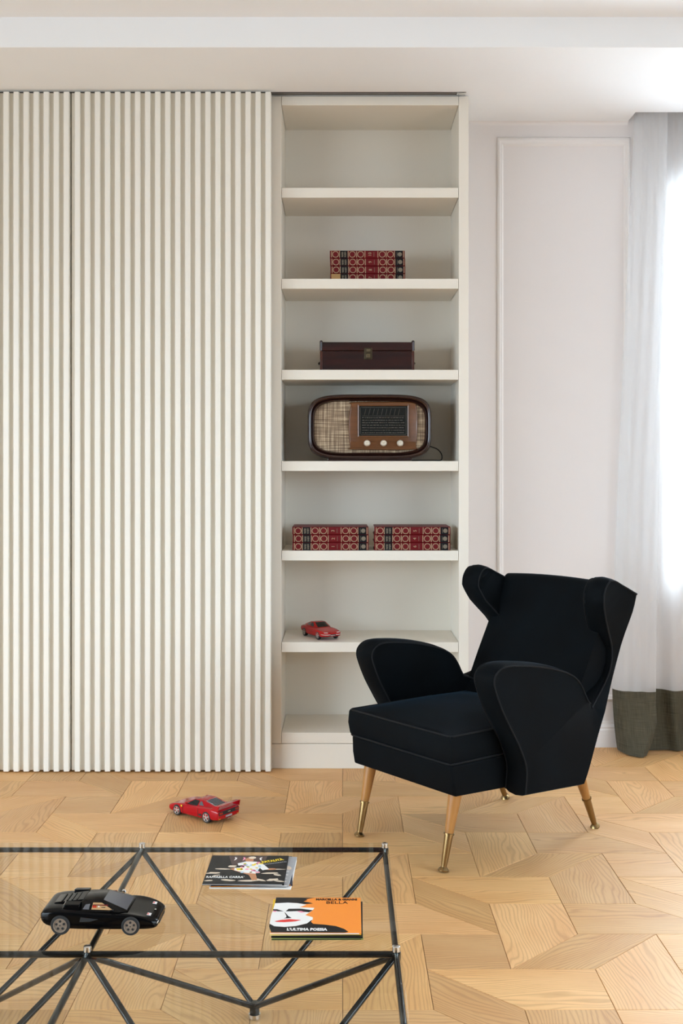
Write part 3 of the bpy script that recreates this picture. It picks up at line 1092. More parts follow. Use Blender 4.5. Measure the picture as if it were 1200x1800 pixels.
def wheel(k, r, w, pos, parent, rim, style, sg):
    """tyre with a rim as its sub-part; axle along y, face on side sg"""
    o = MB().lathe([(r * 0.70 * k, -w / 2 * k), (r * 0.93 * k, -w / 2 * k), (r * k, -w * 0.38 * k), (r * k, w * 0.38 * k), (r * 0.93 * k, w / 2 * k), (r * 0.70 * k, w / 2 * k), (r * 0.70 * k, -w / 2 * k)], (0, 0, 0), (0, sg, 0), 30, False)
    t = o.build('wheel', M['rubber'], parent, smooth=True, angle=40)
    t.location = tuple(c * k for c in pos)
    h = w / 2
    b = MB()
    lip = [(r * 0.71 * k, (h - 0.06) * k), (r * 0.71 * k, (h + 0.012) * k), (r * 0.66 * k, (h + 0.012) * k), (r * 0.62 * k, (h - 0.03) * k)]
    if style == 'holes':
        b.lathe(lip + [(r * 0.15 * k, (h - 0.02) * k), (r * 0.14 * k, h * k), (0.0001, h * k)], (0, 0, 0), (0, sg, 0), 30)
    else:
        b.lathe(lip + [(r * 0.60 * k, (h - 0.07) * k), (r * 0.71 * k, (h - 0.06) * k)], (0, 0, 0), (0, sg, 0), 30, False)
        b.lathe([(r * 0.16 * k, (h - 0.08) * k), (r * 0.16 * k, h * k), (0.0001, (h + 0.006) * k)], (0, 0, 0), (0, sg, 0), 16)
        MB().lathe([(r * 0.70 * k, (h - 0.09) * k), (r * 0.70 * k, (h - 0.075) * k)], (0, 0, 0), (0, sg, 0), 24).build('hub_dish', M['rubber'], t)
    if style == 'spokes':
        for i in range(5):
            a = 2 * PI * i / 5 + 0.3
            ca, sa = math.cos(a), math.sin(a)
            pts = []
            for rr0, hw in ((0.10, 0.055), (0.66, 0.075)):
                for s2 in (-1, 1):
                    px_, pz_ = ca * rr0 * r - s2 * hw * r * sa * 1.6, sa * rr0 * r + s2 * hw * r * ca * 1.6
                    pts.append((px_, pz_))
            q = [pts[0], pts[1], pts[3], pts[2]]
            b.hexa([(x_ * k, sg * (h - 0.06) * k, z_ * k) for x_, z_ in q] + [(x_ * k, sg * (h + 0.004) * k, z_ * k) for x_, z_ in q])
    rm = b.build('rim', rim, t, smooth=True, angle=35)
    hb = MB()
    if style == 'holes':
        for i in range(5):
            a = 2 * PI * i / 5 + 0.35
            c = (math.cos(a) * r * 0.40 * k, sg * (h - 0.027) * k, math.sin(a) * r * 0.40 * k)
            hb.lathe([(0.0001, 0.0), (r * 0.125 * k, 0.0), (r * 0.125 * k, 0.018 * k), (0.0001, 0.018 * k)], c, (0, sg, 0), 14)
        hb.lathe([(0.0001, 0), (r * 0.07 * k, 0), (r * 0.07 * k, 0.006 * k), (0.0001, 0.006 * k)], (0, sg * h * k, 0), (0, sg, 0), 12)
        hb.build('hub_holes', M['rubber'], t, smooth=True)
    return t


def wheels(k, t, fx, rx_, rf, rr_, wf, wr, tf, tr_, rim, style):
    for x, r, w, y in ((fx, rf, wf, tf), (rx_, rr_, wr, tr_)):
        for sg in (-1, 1):
            wheel(k, r, w, (x, sg * y, r), t, rim, style, sg)


# ---- black wedge-shaped model car on the glass table
GT = 0.2805                                            # top of the table glass
k = 1 / 18.5
t = thing('model_car', 'black wedge-shaped model sports car on the glass table', 'model car', (-0.462, 2.190, GT), math.radians(-2.0))
BP = M['black_paint']
st = [(2.06, 0.70, 0.24, 0.40, 0.44, 0.80), (2.00, 0.84, 0.17, 0.45, 0.49, 0.80), (1.70, 0.93, 0.15, 0.60, 0.58, 0.72), (1.20, 0.96, 0.15, 0.73, 0.66, 0.70), (0.80, 0.96, 0.14, 0.73, 0.74, 0.72), (0.2, 0.95, 0.13, 0.73, 0.78, 0.80),
      (-0.5, 0.97, 0.13, 0.75, 0.84, 0.80), (-0.95, 1.01, 0.15, 0.82, 0.88, 0.78), (-1.40, 1.02, 0.18, 0.85, 0.90, 0.76), (-1.85, 0.98, 0.24, 0.80, 0.86, 0.76), (-2.02, 0.93, 0.36, 0.74, 0.80, 0.78), (-2.07, 0.86, 0.46, 0.68, 0.72, 0.80)]
loft_body(st, k, [(1.14, 0.33, 0.97), (-1.33, 0.35, 1.02)], BP, t, 0.385)
wheels(k, t, 1.14, -1.33, 0.325, 0.345, 0.26, 0.34, 0.86, 0.87, M['rim_bronze'], 'holes')
WSB, WST, RFT, RRB = (0.98, 0.66, 0.735), (0.02, 0.50, 1.065), (-0.62, 0.47, 1.055), (-0.95, 0.62, 0.86)
BLT = (0.70, 0.86, 0.76)
BLR = (-0.80, 0.88, 0.80)
b = MB()
vs = []
for sg in (1, -1):
    vs += [(x * k, y * sg * k, z * k) for x, y, z in (WSB, BLT, BLR, RRB, WST, RFT)]
b.add(vs, [(0, 1, 4), (1, 2, 5, 4), (2, 3, 5), (6, 10, 7), (7, 10, 11, 8), (8, 11, 9), (0, 4, 10, 6), (4, 5, 11, 10), (5, 3, 9, 11)])
b.build('cabin', BP, t, bevel=0.0006)
ws = quad_panel('windscreen', [WSB, WST, (WST[0], -WST[1], WST[2]), (WSB[0], -WSB[1], WSB[2])], k, M['screen_glass'], t, 0.006, 0.90)
for sg in (1, -1):
    w_ = [(0.66, 0.862 * sg, 0.775), (0.02, 0.555 * sg + 0.0, 1.035), (-0.30, 0.55 * sg, 1.03), (-0.30, 0.86 * sg, 0.79)]
    quad_panel('side_window', [(0.52, 0.80 * sg, 0.80), (0.05, 0.60 * sg, 1.0), (-0.28, 0.59 * sg, 1.0), (-0.30, 0.805 * sg, 0.82)], k, M['tan'], t, 0.02, 0.94)
    q_ = quad_panel('side_window', [(-0.36, 0.81 * sg, 0.82), (-0.36, 0.64 * sg, 0.965), (-0.52, 0.66 * sg, 0.95), (-0.60, 0.815 * sg, 0.83)], k, M['screen_glass'], t, 0.02, 0.94)
    # seat and belts seen in the open side window
    bb = MB().box(-0.25 * k, -0.12 * k, min(sg * 0.74, sg * 0.765) * k, max(sg * 0.74, sg * 0.765) * k, 0.83 * k, 0.95 * k)
    bb.build('seat', M['lamp_red'], t)
    MB().box(-0.06 * k, -0.01 * k, min(sg * 0.715, sg * 0.745) * k, max(sg * 0.715, sg * 0.745) * k, 0.85 * k, 0.93 * k).build('seat_belt', M['white_print'], t)
    MB().box(0.06 * k, 0.20 * k, min(sg * 0.715, sg * 0.755) * k, max(sg * 0.715, sg * 0.755) * k, 0.84 * k, 0.90 * k).build('steering_column', M['rubber'], t)
    MB().box(-0.26 * k, 0.28 * k, min(sg * 0.66, sg * 0.70) * k, max(sg * 0.66, sg * 0.70) * k, 0.925 * k, 0.96 * k).build('dash_rail', M['cover_red'], t)
    # air intake boxes over the rear deck
    b = MB()
    b.hexa([(x * k, y * k, z * k) for x, y, z in [(-0.72, sg * 0.50, 0.86), (-0.72, sg * 0.84, 0.80), (-1.28, sg * 0.84, 0.84), (-1.28, sg * 0.50, 0.86), (-0.70, sg * 0.54, 1.035), (-0.70, sg * 0.82, 1.000), (-1.24, sg * 0.82, 0.990), (-1.24, sg * 0.54, 1.020)]])
    b.build('air_intake', BP, t, bevel=0.001)
    quad_panel('intake_trim', [(-1.255, sg * 0.54, 1.015), (-1.255, sg * 0.82, 0.985), (-1.290, sg * 0.84, 0.86), (-1.290, sg * 0.80, 0.86)], k, M['chrome'], t, 0.012, 1.0)
    # lamps set into the bonnet
    lp = quad_panel('bonnet_lamp', [(1.78, sg * 0.42, 0.568), (1.78, sg * 0.62, 0.568), (1.64, sg * 0.62, 0.592), (1.64, sg * 0.42, 0.592)], k, M['lamp_white'], t, 0.012, 1.0)
    quad_panel('lamp_centre', [(1.70, sg * 0.45, 0.582), (1.70, sg * 0.59, 0.582), (1.645, sg * 0.59, 0.592), (1.645, sg * 0.45, 0.592)], k, M['lamp_pink'], lp, 0.016, 1.0)
    quad_panel('indicator', [(2.045, sg * 0.60, 0.36), (2.03, sg * 0.76, 0.36), (2.04, sg * 0.76, 0.41), (2.055, sg * 0.60, 0.41)], k, M['lamp_white'], t, 0.014, 1.0)
    # door mirror
    b = MB().hexa([(x * k, y * k, z * k) for x, y, z in [(0.56, sg * 0.88, 0.80), (0.56, sg * 1.00, 0.82), (0.42, sg * 1.00, 0.82), (0.42, sg * 0.88, 0.80), (0.54, sg * 0.90, 0.88), (0.54, sg * 0.99, 0.89), (0.42, sg * 0.99, 0.89), (0.42, sg * 0.90, 0.88)]])
    b.build('door_mirror', M['chrome'] if sg > 0 else BP, t, bevel=0.0005)
    # sill slot
    quad_panel('side_duct', [(0.0, sg * 0.955, 0.55), (-0.62, sg * 0.972, 0.62), (-0.66, sg * 0.972, 0.46), (-0.3, sg * 0.962, 0.47)], k, M['rubber'], t, 0.012, 1.0)
b = MB().hexa([(x * k, y * k, z * k) for x, y, z in [(-0.75, -0.44, 0.86), (-0.75, 0.44, 0.86), (-1.75, 0.40, 0.86), (-1.75, -0.40, 0.86), (-0.66, -0.42, 1.04), (-0.66, 0.42, 1.04), (-1.70, 0.38, 0.905), (-1.70, -0.38, 0.905)]])
eng = b.build('engine_cover', BP, t, bevel=0.001)
for i in range(4):
    xx = -0.92 - 0.18 * i
    zz = 1.045 - 0.13 * (abs(xx) - 0.66)
    b = MB().box(-0.34 * k, 0.34 * k, -0.02 * k, 0.02 * k, 0, 0.02 * k)
    s_ = b.build('louvre', M['black_metal'], eng)
    s_.rotation_euler = (0, 0, PI / 2)
    s_.location = (xx * k, 0, (zz - 0.006) * k)
quad_panel('front_grille', [(2.055, -0.5, 0.25), (2.055, 0.5, 0.25), (2.062, 0.5, 0.31), (2.062, -0.5, 0.31)], k, M['rubber'], t, 0.012)
quad_panel('badge', [(1.86, -0.05, 0.545), (1.86, 0.05, 0.545), (1.80, 0.04, 0.556), (1.80, -0.04, 0.556)], k, M['chrome'], t, 0.012)
quad_panel('tail_panel', [(-2.085, -0.78, 0.56), (-2.085, 0.78, 0.56), (-2.075, 0.78, 0.67), (-2.075, -0.78, 0.67)], k, M['rubber'], t, 0.012)

# ---- red model with tall rear wing on the floor
k = 1 / 18.0
mid = Vector((-0.4987, 3.7425)) + Vector((0.607, 0.796)) * 0.047      # centre line, half a track behind the near wheels
t = thing('model_car', 'red model racing car with tall rear wing on the parquet floor', 'model car', (mid.x, mid.y, 0.0002), math.atan2(0.607, -0.796))
RP = M['red_paint']
st = [(2.17, 0.60, 0.30, 0.40, 0.44, 0.8), (2.10, 0.80, 0.18, 0.46, 0.50, 0.78), (1.75, 0.93, 0.14, 0.62, 0.62, 0.70), (1.22, 0.96, 0.14, 0.74, 0.70, 0.68), (0.75, 0.95, 0.14, 0.74, 0.79, 0.70), (0.1, 0.94, 0.13, 0.74, 0.80, 0.80),
      (-0.6, 0.96, 0.14, 0.78, 0.84, 0.80), (-1.24, 0.98, 0.16, 0.84, 0.88, 0.76), (-1.8, 0.98, 0.20, 0.84, 0.87, 0.78), (-2.08, 0.95, 0.24, 0.80, 0.84, 0.80), (-2.16, 0.93, 0.30, 0.78, 0.82, 0.82)]
loft_body(st, k, [(1.22, 0.325, 0.97), (-1.24, 0.34, 0.99)], RP, t, 0.40)
wheels(k, t, 1.22, -1.24, 0.32, 0.335, 0.24, 0.32, 0.845, 0.825, M['rim_silver'], 'spokes')
A = [(0.82, 0.66, 0.78), (0.55, 0.80, 0.77), (-0.75, 0.80, 0.82), (-1.72, 0.56, 0.86), (-0.02, 0.53, 1.11), (-0.62, 0.52, 1.12)]
b = MB()
vs = []
for sg in (1, -1):
    vs += [(x * k, y * sg * k, z * k) for x, y, z in A]
b.add(vs, [(0, 1, 4), (1, 2, 5, 4), (2, 3, 5), (6, 10, 7), (7, 10, 11, 8), (8, 11, 9), (0, 4, 10, 6), (4, 5, 11, 10), (5, 3, 9, 11)])
b.build('cabin', RP, t, bevel=0.0012, seg=3)
quad_panel('windscreen', [A[0], A[4], (A[4][0], -A[4][1], A[4][2]), (A[0][0], -A[0][1], A[0][2])], k, M['car_glass'], t, 0.006, 0.88)
rw = quad_panel('rear_window', [A[5], A[3], (A[3][0], -A[3][1], A[3][2]), (A[5][0], -A[5][1], A[5][2])], k, M['grey_print'], t, 0.006, 0.80)
for i in range(8):
    f_ = 0.16 + 0.68 * i / 7
    c = Vector(A[5]).lerp(Vector(A[3]), f_)
    hw = (0.52 + 0.04 * f_) * 0.74
    MB().box((c.x - 0.03) * k, (c.x + 0.03) * k, -hw * k, hw * k, (c.z + 0.004) * k, (c.z + 0.022) * k).build('louvre', M['rubber'], rw)
for sg in (1, -1):
    sw = quad_panel('side_window', [(0.56, 0.785 * sg, 0.79), (0.03, 0.57 * sg, 1.075), (-0.36, 0.565 * sg, 1.085), (-0.36, 0.785 * sg, 0.81)], k, M['car_glass'], t, 0.016, 0.97)
    MB().box(-0.3 * k, 0.3 * k, min(sg * .79, sg * .81) * k, max(sg * .79, sg * .81) * k, 0.785 * k, 0.80 * k).build('sill_strip', M['rubber'], sw)
    quad_panel('quarter_window', [(-0.44, 0.76 * sg, 0.85), (-0.44, 0.59 * sg, 1.05), (-0.58, 0.59 * sg, 1.06), (-0.86, 0.75 * sg, 0.87)], k, M['screen_glass'], t, 0.016, 0.92)
    # NACA duct, door seam, skirt and brake duct
    quad_panel('door_seam', [(0.72, sg * 0.950, 0.20), (0.735, sg * 0.950, 0.20), (0.735, sg * 0.945, 0.70), (0.72, sg * 0.945, 0.70)], k, M['rubber'], t, 0.016)
    quad_panel('door_seam', [(-0.56, sg * 0.958, 0.24), (-0.545, sg * 0.958, 0.24), (-0.545, sg * 0.950, 0.72), (-0.56, sg * 0.950, 0.72)], k, M['rubber'], t, 0.018)
    quad_panel('side_duct', [(-0.62, sg * 0.962, 0.36), (-0.84, sg * 0.968, 0.33), (-0.84, sg * 0.968, 0.47), (-0.62, sg * 0.962, 0.43)], k, M['rubber'], t, 0.016)
    quad_panel('shield_badge', [(0.86, sg * 0.945, 0.60), (0.78, sg * 0.945, 0.60), (0.76, sg * 0.945, 0.70), (0.88, sg * 0.945, 0.70)], k, M['yellow'], t, 0.022)
    b = MB().hexa([(x * k, y * k, z * k) for x, y, z in [(0.56, sg * 0.82, 0.82), (0.56, sg * 0.97, 0.84), (0.44, sg * 0.97, 0.84), (0.44, sg * 0.82, 0.82), (0.54, sg * 0.84, 0.91), (0.54, sg * 0.96, 0.92), (0.44, sg * 0.96, 0.92), (0.44, sg * 0.84, 0.91)]])
    b.build('door_mirror', RP, t, bevel=0.0004)
    # wing side plates
    b = MB().hexa([(x * k, y * k, z * k) for x, y, z in [(-1.55, sg * 0.90, 0.83), (-1.55, sg * 0.95, 0.82), (-2.15, sg * 0.95, 0.78), (-2.15, sg * 0.90, 0.78), (-1.88, sg * 0.885, 1.08), (-1.88, sg * 0.925, 1.08), (-2.24, sg * 0.925, 1.12), (-2.24, sg * 0.885, 1.12)]])
    b.build('wing_plate', RP, t, bevel=0.0004)
    for yy, mm in ((0.74, 'lamp_red'), (0.60, 'lamp_red')):
        o = MB().lathe([(0.0001, 0), (0.062 * k, 0), (0.062 * k, 0.02 * k), (0.0001, 0.02 * k)], (-2.195 * k, sg * yy * k, 0.66 * k), (1, 0, 0), 14)
        o.build('tail_lamp', M[mm], t, smooth=True)
    MB().box(-2.185 * k, -2.16 * k, min(sg * .86, sg * .72) * k, max(sg * .86, sg * .72) * k, 0.335 * k, 0.375 * k).build('reflector', M['lamp_amber'], t)
b = MB().hexa([(x * k, y * k, z * k) for x, y, z in [(-1.86, -0.90, 1.055), (-1.86, 0.90, 1.055), (-2.25, 0.90, 1.095), (-2.25, -0.90, 1.095), (-1.88, -0.90, 1.085), (-1.88, 0.90, 1.085), (-2.25, 0.90, 1.125), (-2.25, -0.90, 1.125)]])
b.build('rear_wing', RP, t, bevel=0.0004)
MB().box(-2.19 * k, -2.155 * k, -0.84 * k, 0.84 * k, 0.54 * k, 0.755 * k).build('rear_grille', M['rubber'], t, bevel=0.0006)
MB().box(-2.20 * k, -2.185 * k, -0.10 * k, 0.10 * k, 0.64 * k, 0.67 * k).build('badge', M['chrome'], t)
MB().box(-2.19 * k, -2.16 * k, -0.26 * k, 0.26 * k, 0.36 * k, 0.46 * k).build('number_plate', M['grey_print'], t)
b = MB()
for yy in (-0.12, 0.0, 0.12):
    b.tube([(-2.05 * k, yy * k, 0.27 * k), (-2.24 * k, yy * k, 0.27 * k)], 0.045 * k, 10)
b.build('exhaust', M['steel'], t, smooth=True)

# ---- deep red model coupe on the lower shelf
k = 1 / 20.3
zs = SHZ[5]
hd = Vector((0.47, -0.883)).normalized()
cw = Vector((X(562, 4.428), 4.428)) * 0.5 + Vector((X(537, 4.54), 4.54)) * 0.5
ctr = cw + Vector((0.883, 0.47)) * 0.034
t = thing('model_car', 'deep red model coupe with chrome bumpers standing on the lower bookcase shelf', 'model car', (ctr.x, ctr.y, zs), math.atan2(hd.y, hd.x))
DP = M['dark_red_paint']
st = [(2.20, 0.62, 0.42, 0.52, 0.54, 0.8), (2.12, 0.80, 0.30, 0.58, 0.60, 0.78), (1.7, 0.87, 0.24, 0.72, 0.71, 0.66), (1.2, 0.88, 0.20, 0.80, 0.78, 0.62), (0.6, 0.87, 0.19, 0.82, 0.88, 0.62), (0.0, 0.86, 0.18, 0.82, 0.90, 0.7), (-0.7, 0.87, 0.19, 0.84, 0.92, 0.7),
      (-1.2, 0.88, 0.21, 0.86, 0.93, 0.66), (-1.7, 0.85, 0.28, 0.82, 0.90, 0.66), (-2.12, 0.76, 0.38, 0.74, 0.80, 0.7), (-2.2, 0.66, 0.46, 0.68, 0.72, 0.7)]
loft_body(st, k, [(1.2, 0.33, 0.87), (-1.2, 0.33, 0.88)], DP, t, 0.39)
wheels(k, t, 1.2, -1.2, 0.325, 0.325, 0.22, 0.24, 0.76, 0.76, M['rim_silver'], 'spokes')
A = [(0.62, 0.58, 0.87), (0.36, 0.74, 0.86), (-0.95, 0.74, 0.90), (-1.85, 0.50, 0.88), (-0.12, 0.50, 1.235), (-0.72, 0.49, 1.225)]
b = MB()
vs = []
for sg in (1, -1):
    vs += [(x * k, y * sg * k, z * k) for x, y, z in A]
b.add(vs, [(0, 1, 4), (1, 2, 5, 4), (2, 3, 5), (6, 10, 7), (7, 10, 11, 8), (8, 11, 9), (0, 4, 10, 6), (4, 5, 11, 10), (5, 3, 9, 11)])
b.build('cabin', DP, t, bevel=0.0018, seg=3)
quad_panel('windscreen', [A[0], A[4], (A[4][0], -A[4][1], A[4][2]), (A[0][0], -A[0][1], A[0][2])], k, M['car_glass'], t, 0.006, 0.88)
quad_panel('rear_window', [A[5], A[3], (A[3][0], -A[3][1], A[3][2]), (A[5][0], -A[5][1], A[5][2])], k, M['car_glass'], t, 0.006, 0.7)
for sg in (1, -1):
    quad_panel('side_window', [(0.30, 0.715 * sg, 0.90), (-0.10, 0.545 * sg, 1.18), (-0.42, 0.54 * sg, 1.18), (-0.42, 0.705 * sg, 0.92)], k, M['car_glass'], t, 0.010, 0.95)
    quad_panel('quarter_window', [(-0.50, 0.70 * sg, 0.93), (-0.50, 0.545 * sg, 1.17), (-0.72, 0.545 * sg, 1.16), (-1.02, 0.69 * sg, 0.95)], k, M['screen_glass'], t, 0.014, 0.90)
    b = MB()
    b.tube(spline([(2.235 * k, sg * 0.24 * k, 0.47 * k), (2.22 * k, sg * 0.55 * k, 0.47 * k), (2.10 * k, sg * 0.80 * k, 0.48 * k), (1.88 * k, sg * 0.89 * k, 0.50 * k)], 5), 0.032 * k, 8)
    b.build('bumper', M['chrome'], t, smooth=True)
    quad_panel('headlamp', [(2.13, sg * 0.40, 0.595), (2.06, sg * 0.70, 0.60), (1.98, sg * 0.70, 0.635), (2.05, sg * 0.40, 0.63)], k, M['lamp_white'], t, 0.02)
    quad_panel('side_crease', [(1.9, sg * 0.865, 0.60), (-1.9, sg * 0.84, 0.60), (-1.9, sg * 0.84, 0.615), (1.9, sg * 0.865, 0.615)], k, M['cover_red'], t, 0.010)
MB().box(2.17 * k, 2.215 * k, -0.40 * k, 0.40 * k, 0.42 * k, 0.50 * k).build('front_grille', M['rubber'], t, bevel=0.0006)
MB().box(2.21 * k, 2.23 * k, -0.20 * k, 0.20 * k, 0.40 * k, 0.45 * k).build('number_plate', M['grey_print'], t)

# ------------------------------------------------------------------ coffee table: black rod pyramids under a glass sheet
tx, ty, cell, ry, hz = -0.4725, 2.087, 0.5715, 0.569, 0.266
assert GT > hz
t = thing('coffee_table', 'low glass coffee table on a frame of black metal rods', 'coffee table', (tx, ty, 0))
xs, ys = (-cell, 0, cell), (-ry, 0, ry)
RB_ = 0.0060
for y in ys:
    for i in range(2):
        MB().tube([(xs[i], y, hz), (xs[i + 1], y, hz)], RB_, 12).build('top_bar', M['black_metal'], t, smooth=True)
for x in xs:
    for i in range(2):
        MB().tube([(x, ys[i], hz), (x, ys[i + 1], hz)], RB_, 12).build('top_bar', M['black_metal'], t, smooth=True)
for i in range(2):
    for j in range(2):
        fx_, fy_ = (xs[i] + xs[i + 1]) / 2, (ys[j] + ys[j + 1]) / 2 + 0.018
        for a in (i, i + 1):
            for c in (j, j + 1):
                d = Vector((fx_ - xs[a], fy_ - ys[c], 0)).normalized() * 0.010
                MB().tube([(xs[a] + d.x, ys[c] + d.y, hz - 0.008), (fx_ - d.x * 0.4, fy_ - d.y * 0.4, 0.026)], RB_, 12).build('strut', M['black_metal'], t, smooth=True)
        ft = MB().lathe([(0.009, 0.034), (0.0105, 0.026), (0.0105, 0.012), (0.0085, 0.010)], (fx_, fy_, 0), (0, 0, 1), 18).build('foot', M['black_metal'], t, smooth=True)
        MB().lathe([(0.0125, 0.010), (0.0125, 0.002), (0.011, 0.0005)], (fx_, fy_, 0), (0, 0, 1), 18).build('glide', M['steel'], ft, smooth=True)
for x in xs:
    for y in ys:
        MB().lathe([(0.0085, hz - 0.010), (0.0085, hz + 0.0045), (0.007, hz + 0.0060)], (x, y, 0), (0, 0, 1), 16).build('node', M['black_metal'], t, smooth=True)
        MB().lathe([(0.0075, hz + 0.0060), (0.0075, GT + 0.0008), (0.006, GT + 0.0016)], (x, y, 0), (0, 0, 1), 16).build('stud', M['steel'], t, smooth=True)
MB().box(-cell - 0.008, cell + 0.008, -ry - 0.008, ry + 0.008, hz + 0.0062, GT).build('glass_top', M['table_glass'], t, bevel=0.0012)


# ------------------------------------------------------------------ record sleeves
def sleeve(x, y, z, rz, size, th, face, edge, label, group):
    t = thing('record_sleeve', label, 'record', (x, y, z), rz, group)
    h = size / 2
    MB().box(-h, h, -h, h, 0, th).build('sleeve', face, t, bevel=0.0003)
    MB().box(-h - 0.0003, h - 0.004, -h - 0.0003, -h + 0.001, th * 0.30, th * 0.75).build('open_edge', edge, t)
    return t


def flat(mb, poly, size, z, th=0.00010):
    """print area: (u, v) in 0..1 from the lower left corner"""
    mb.prism([((u - 0.5) * size, (v - 0.5) * size) for u, v in poly], z, z + th, 2)


def blob(u, v, ru, rv, ang=0.0, n=12, wob=0.0, seed=0):
    r = random.Random(seed)
    out = []
    for i in range(n):
        a = 2 * PI * i / n
        s = 1 + wob * r.uniform(-1, 1)
        x, y = ru * math.cos(a) * s, rv * math.sin(a) * s
        out.append((u + x * math.cos(ang) - y * math.sin(ang), v + x * math.sin(ang) + y * math.cos(ang)))
    return out


def tm(size, u, v, z, ang=0.0):
    return Matrix.Translation(((u - 0.5) * size, (v - 0.5) * size, z)) @ Matrix.Rotation(ang, 4, 'Z')


S = 0.172
# back stack, four sleeves
ga = 'record sleeves stacked by the back bar of the table'
x0, y0 = -0.208, 2.452
zz = GT
sleeve(x0 + 0.016, y0 + 0.004, zz, -0.03, S, 0.0030, M['white_print'], M['white_print'], 'white record sleeve at the bottom of the back stack on the glass table', ga)
zz += 0.0030
s_ = sleeve(x0 + 0.012, y0 + 0.010, zz, 0.05, S, 0.0034, M['navy_print'], M['lamp_amber'], 'dark record sleeve with orange edge, second from bottom of the back stack', ga)
zz += 0.0034
s_ = sleeve(x0 + 0.014, y0 + 0.006, zz, -0.06, S, 0.0032, M['grey_print'], M['white_print'], 'silver grey record sleeve jutting out right under the black one', ga)
b = MB()
flat(b, blob(0.93, 0.60, 0.045, 0.07, 0.4, 10, 0.2, 4), S, 0.0032)
b.build('cover_print', M['cream_print'], s_)
for i, ch in enumerate('SPAN'):
    text('lettering', ch, 0.013, M['white_print'], s_, tm(S, 0.935, 0.12 + 0.115 * i, 0.0034, PI / 2))
zz += 0.0032
s_ = sleeve(x0, y0, zz, -0.012, S, 0.0034, M['black_print'], M['grey_print'], 'black record sleeve showing a seated woman in patterned dress, top of stack', ga)
zt = 0.0034
pr = [MB() for _ in range(7)]
PL_, CR_, SK_, WH_, YE_, PK_, BU_ = pr
flat(PL_, [(0.22, 0.97), (0.72, 0.97), (0.70, 0.66), (0.30, 0.62)], S, zt)
r5 = random.Random(5)
for (u, v, ru, rv, a) in [(0.09, 0.36, 0.09, 0.028, 0.1), (0.20, 0.50, 0.10, 0.018, -0.1), (0.30, 0.12, 0.10, 0.026, -0.15), (0.06, 0.10, 0.05, 0.02, 0.1), (0.56, 0.10, 0.11, 0.030, 0.05), (0.70, 0.13, 0.07, 0.026, -0.5),
                          (0.85, 0.14, 0.08, 0.034, 0.3), (0.93, 0.09, 0.07, 0.022, -0.3), (0.80, 0.36, 0.11, 0.022, 0.1), (0.90, 0.30, 0.06, 0.02, -0.4), (0.62, 0.37, 0.05, 0.016, 0.2), (0.14, 0.28, 0.05, 0.012, 0.3), (0.30, 0.60, 0.06, 0.035, 0.2), (0.86, 0.50, 0.12, 0.012, 0.0)]:
    flat(CR_, blob(u, v, ru, rv, a, 10, 0.25, int(u * 100)), S, zt + 0.0001)
flat(SK_, [(0.28, 0.50), (0.34, 0.55), (0.52, 0.44), (0.62, 0.36), (0.66, 0.14), (0.60, 0.11), (0.54, 0.30), (0.40, 0.40)], S, zt + 0.0002)
flat(SK_, blob(0.50, 0.83, 0.055, 0.085, 0.2, 12), S, zt + 0.0002)
flat(SK_, blob(0.80, 0.50, 0.07, 0.03, 0.1, 10), S, zt + 0.0002)
flat(WH_, [(0.36, 0.70), (0.46, 0.77), (0.60, 0.76), (0.70, 0.66), (0.78, 0.50), (0.70, 0.46), (0.66, 0.54), (0.62, 0.34), (0.48, 0.37), (0.34, 0.46), (0.34, 0.54), (0.46, 0.56), (0.45, 0.64), (0.38, 0.62)], S, zt + 0.0003)
for i in range(26):
    u, v = r5.uniform(0.42, 0.66), r5.uniform(0.38, 0.74)
    flat((YE_, PK_, BU_)[i % 3], blob(u, v, r5.uniform(0.014, 0.03), r5.uniform(0.016, 0.034), r5.uniform(0, 3), 8), S, zt + 0.0004)
flat(YE_, [(0.36, 0.52), (0.44, 0.53), (0.44, 0.46), (0.38, 0.45)], S, zt + 0.0004)
flat(CR_, blob(0.53, 0.91, 0.05, 0.045, 0.0, 10), S, zt + 0.0003)
for u0, mb_, fl in ((0.30, WH_, 1), (0.41, PK_, 1), (0.66, WH_, -1)):
    flat(mb_, [(u0, 0.93), (u0 + 0.03 * fl, 0.91), (u0 + 0.035 * fl, 0.87), (u0 + 0.02 * fl, 0.83), (u0, 0.81), (u0 + 0.012 * fl, 0.87)], S, zt + 0.0002)
for mb_, nm in ((PL_, 'plum_print'), (CR_, 'cream_print'), (SK_, 'skin_print'), (WH_, 'white_print'), (YE_, 'yellow'), (PK_, 'pink_print'), (BU_, 'blue_print')):
    mb_.build('cover_print', M[nm], s_)
text('title_lettering', 'FATALITÀ', 0.0155, M['yellow'], s_, tm(S, 0.800, 0.795, zt + 0.0006, 0.42), sx=0.72, bold=0.0005)
text('small_lettering', '(INNAMORATA)', 0.0062, M['grey_print'], s_, tm(S, 0.845, 0.715, zt + 0.0006, 0.36), sx=1.15)
text('artist_lettering', 'RAFFAELLA CARRA\'', 0.0150, M['white_print'], s_, tm(S, 0.255, 0.215, zt + 0.0004, 0.0), sx=0.62, bold=0.0003)

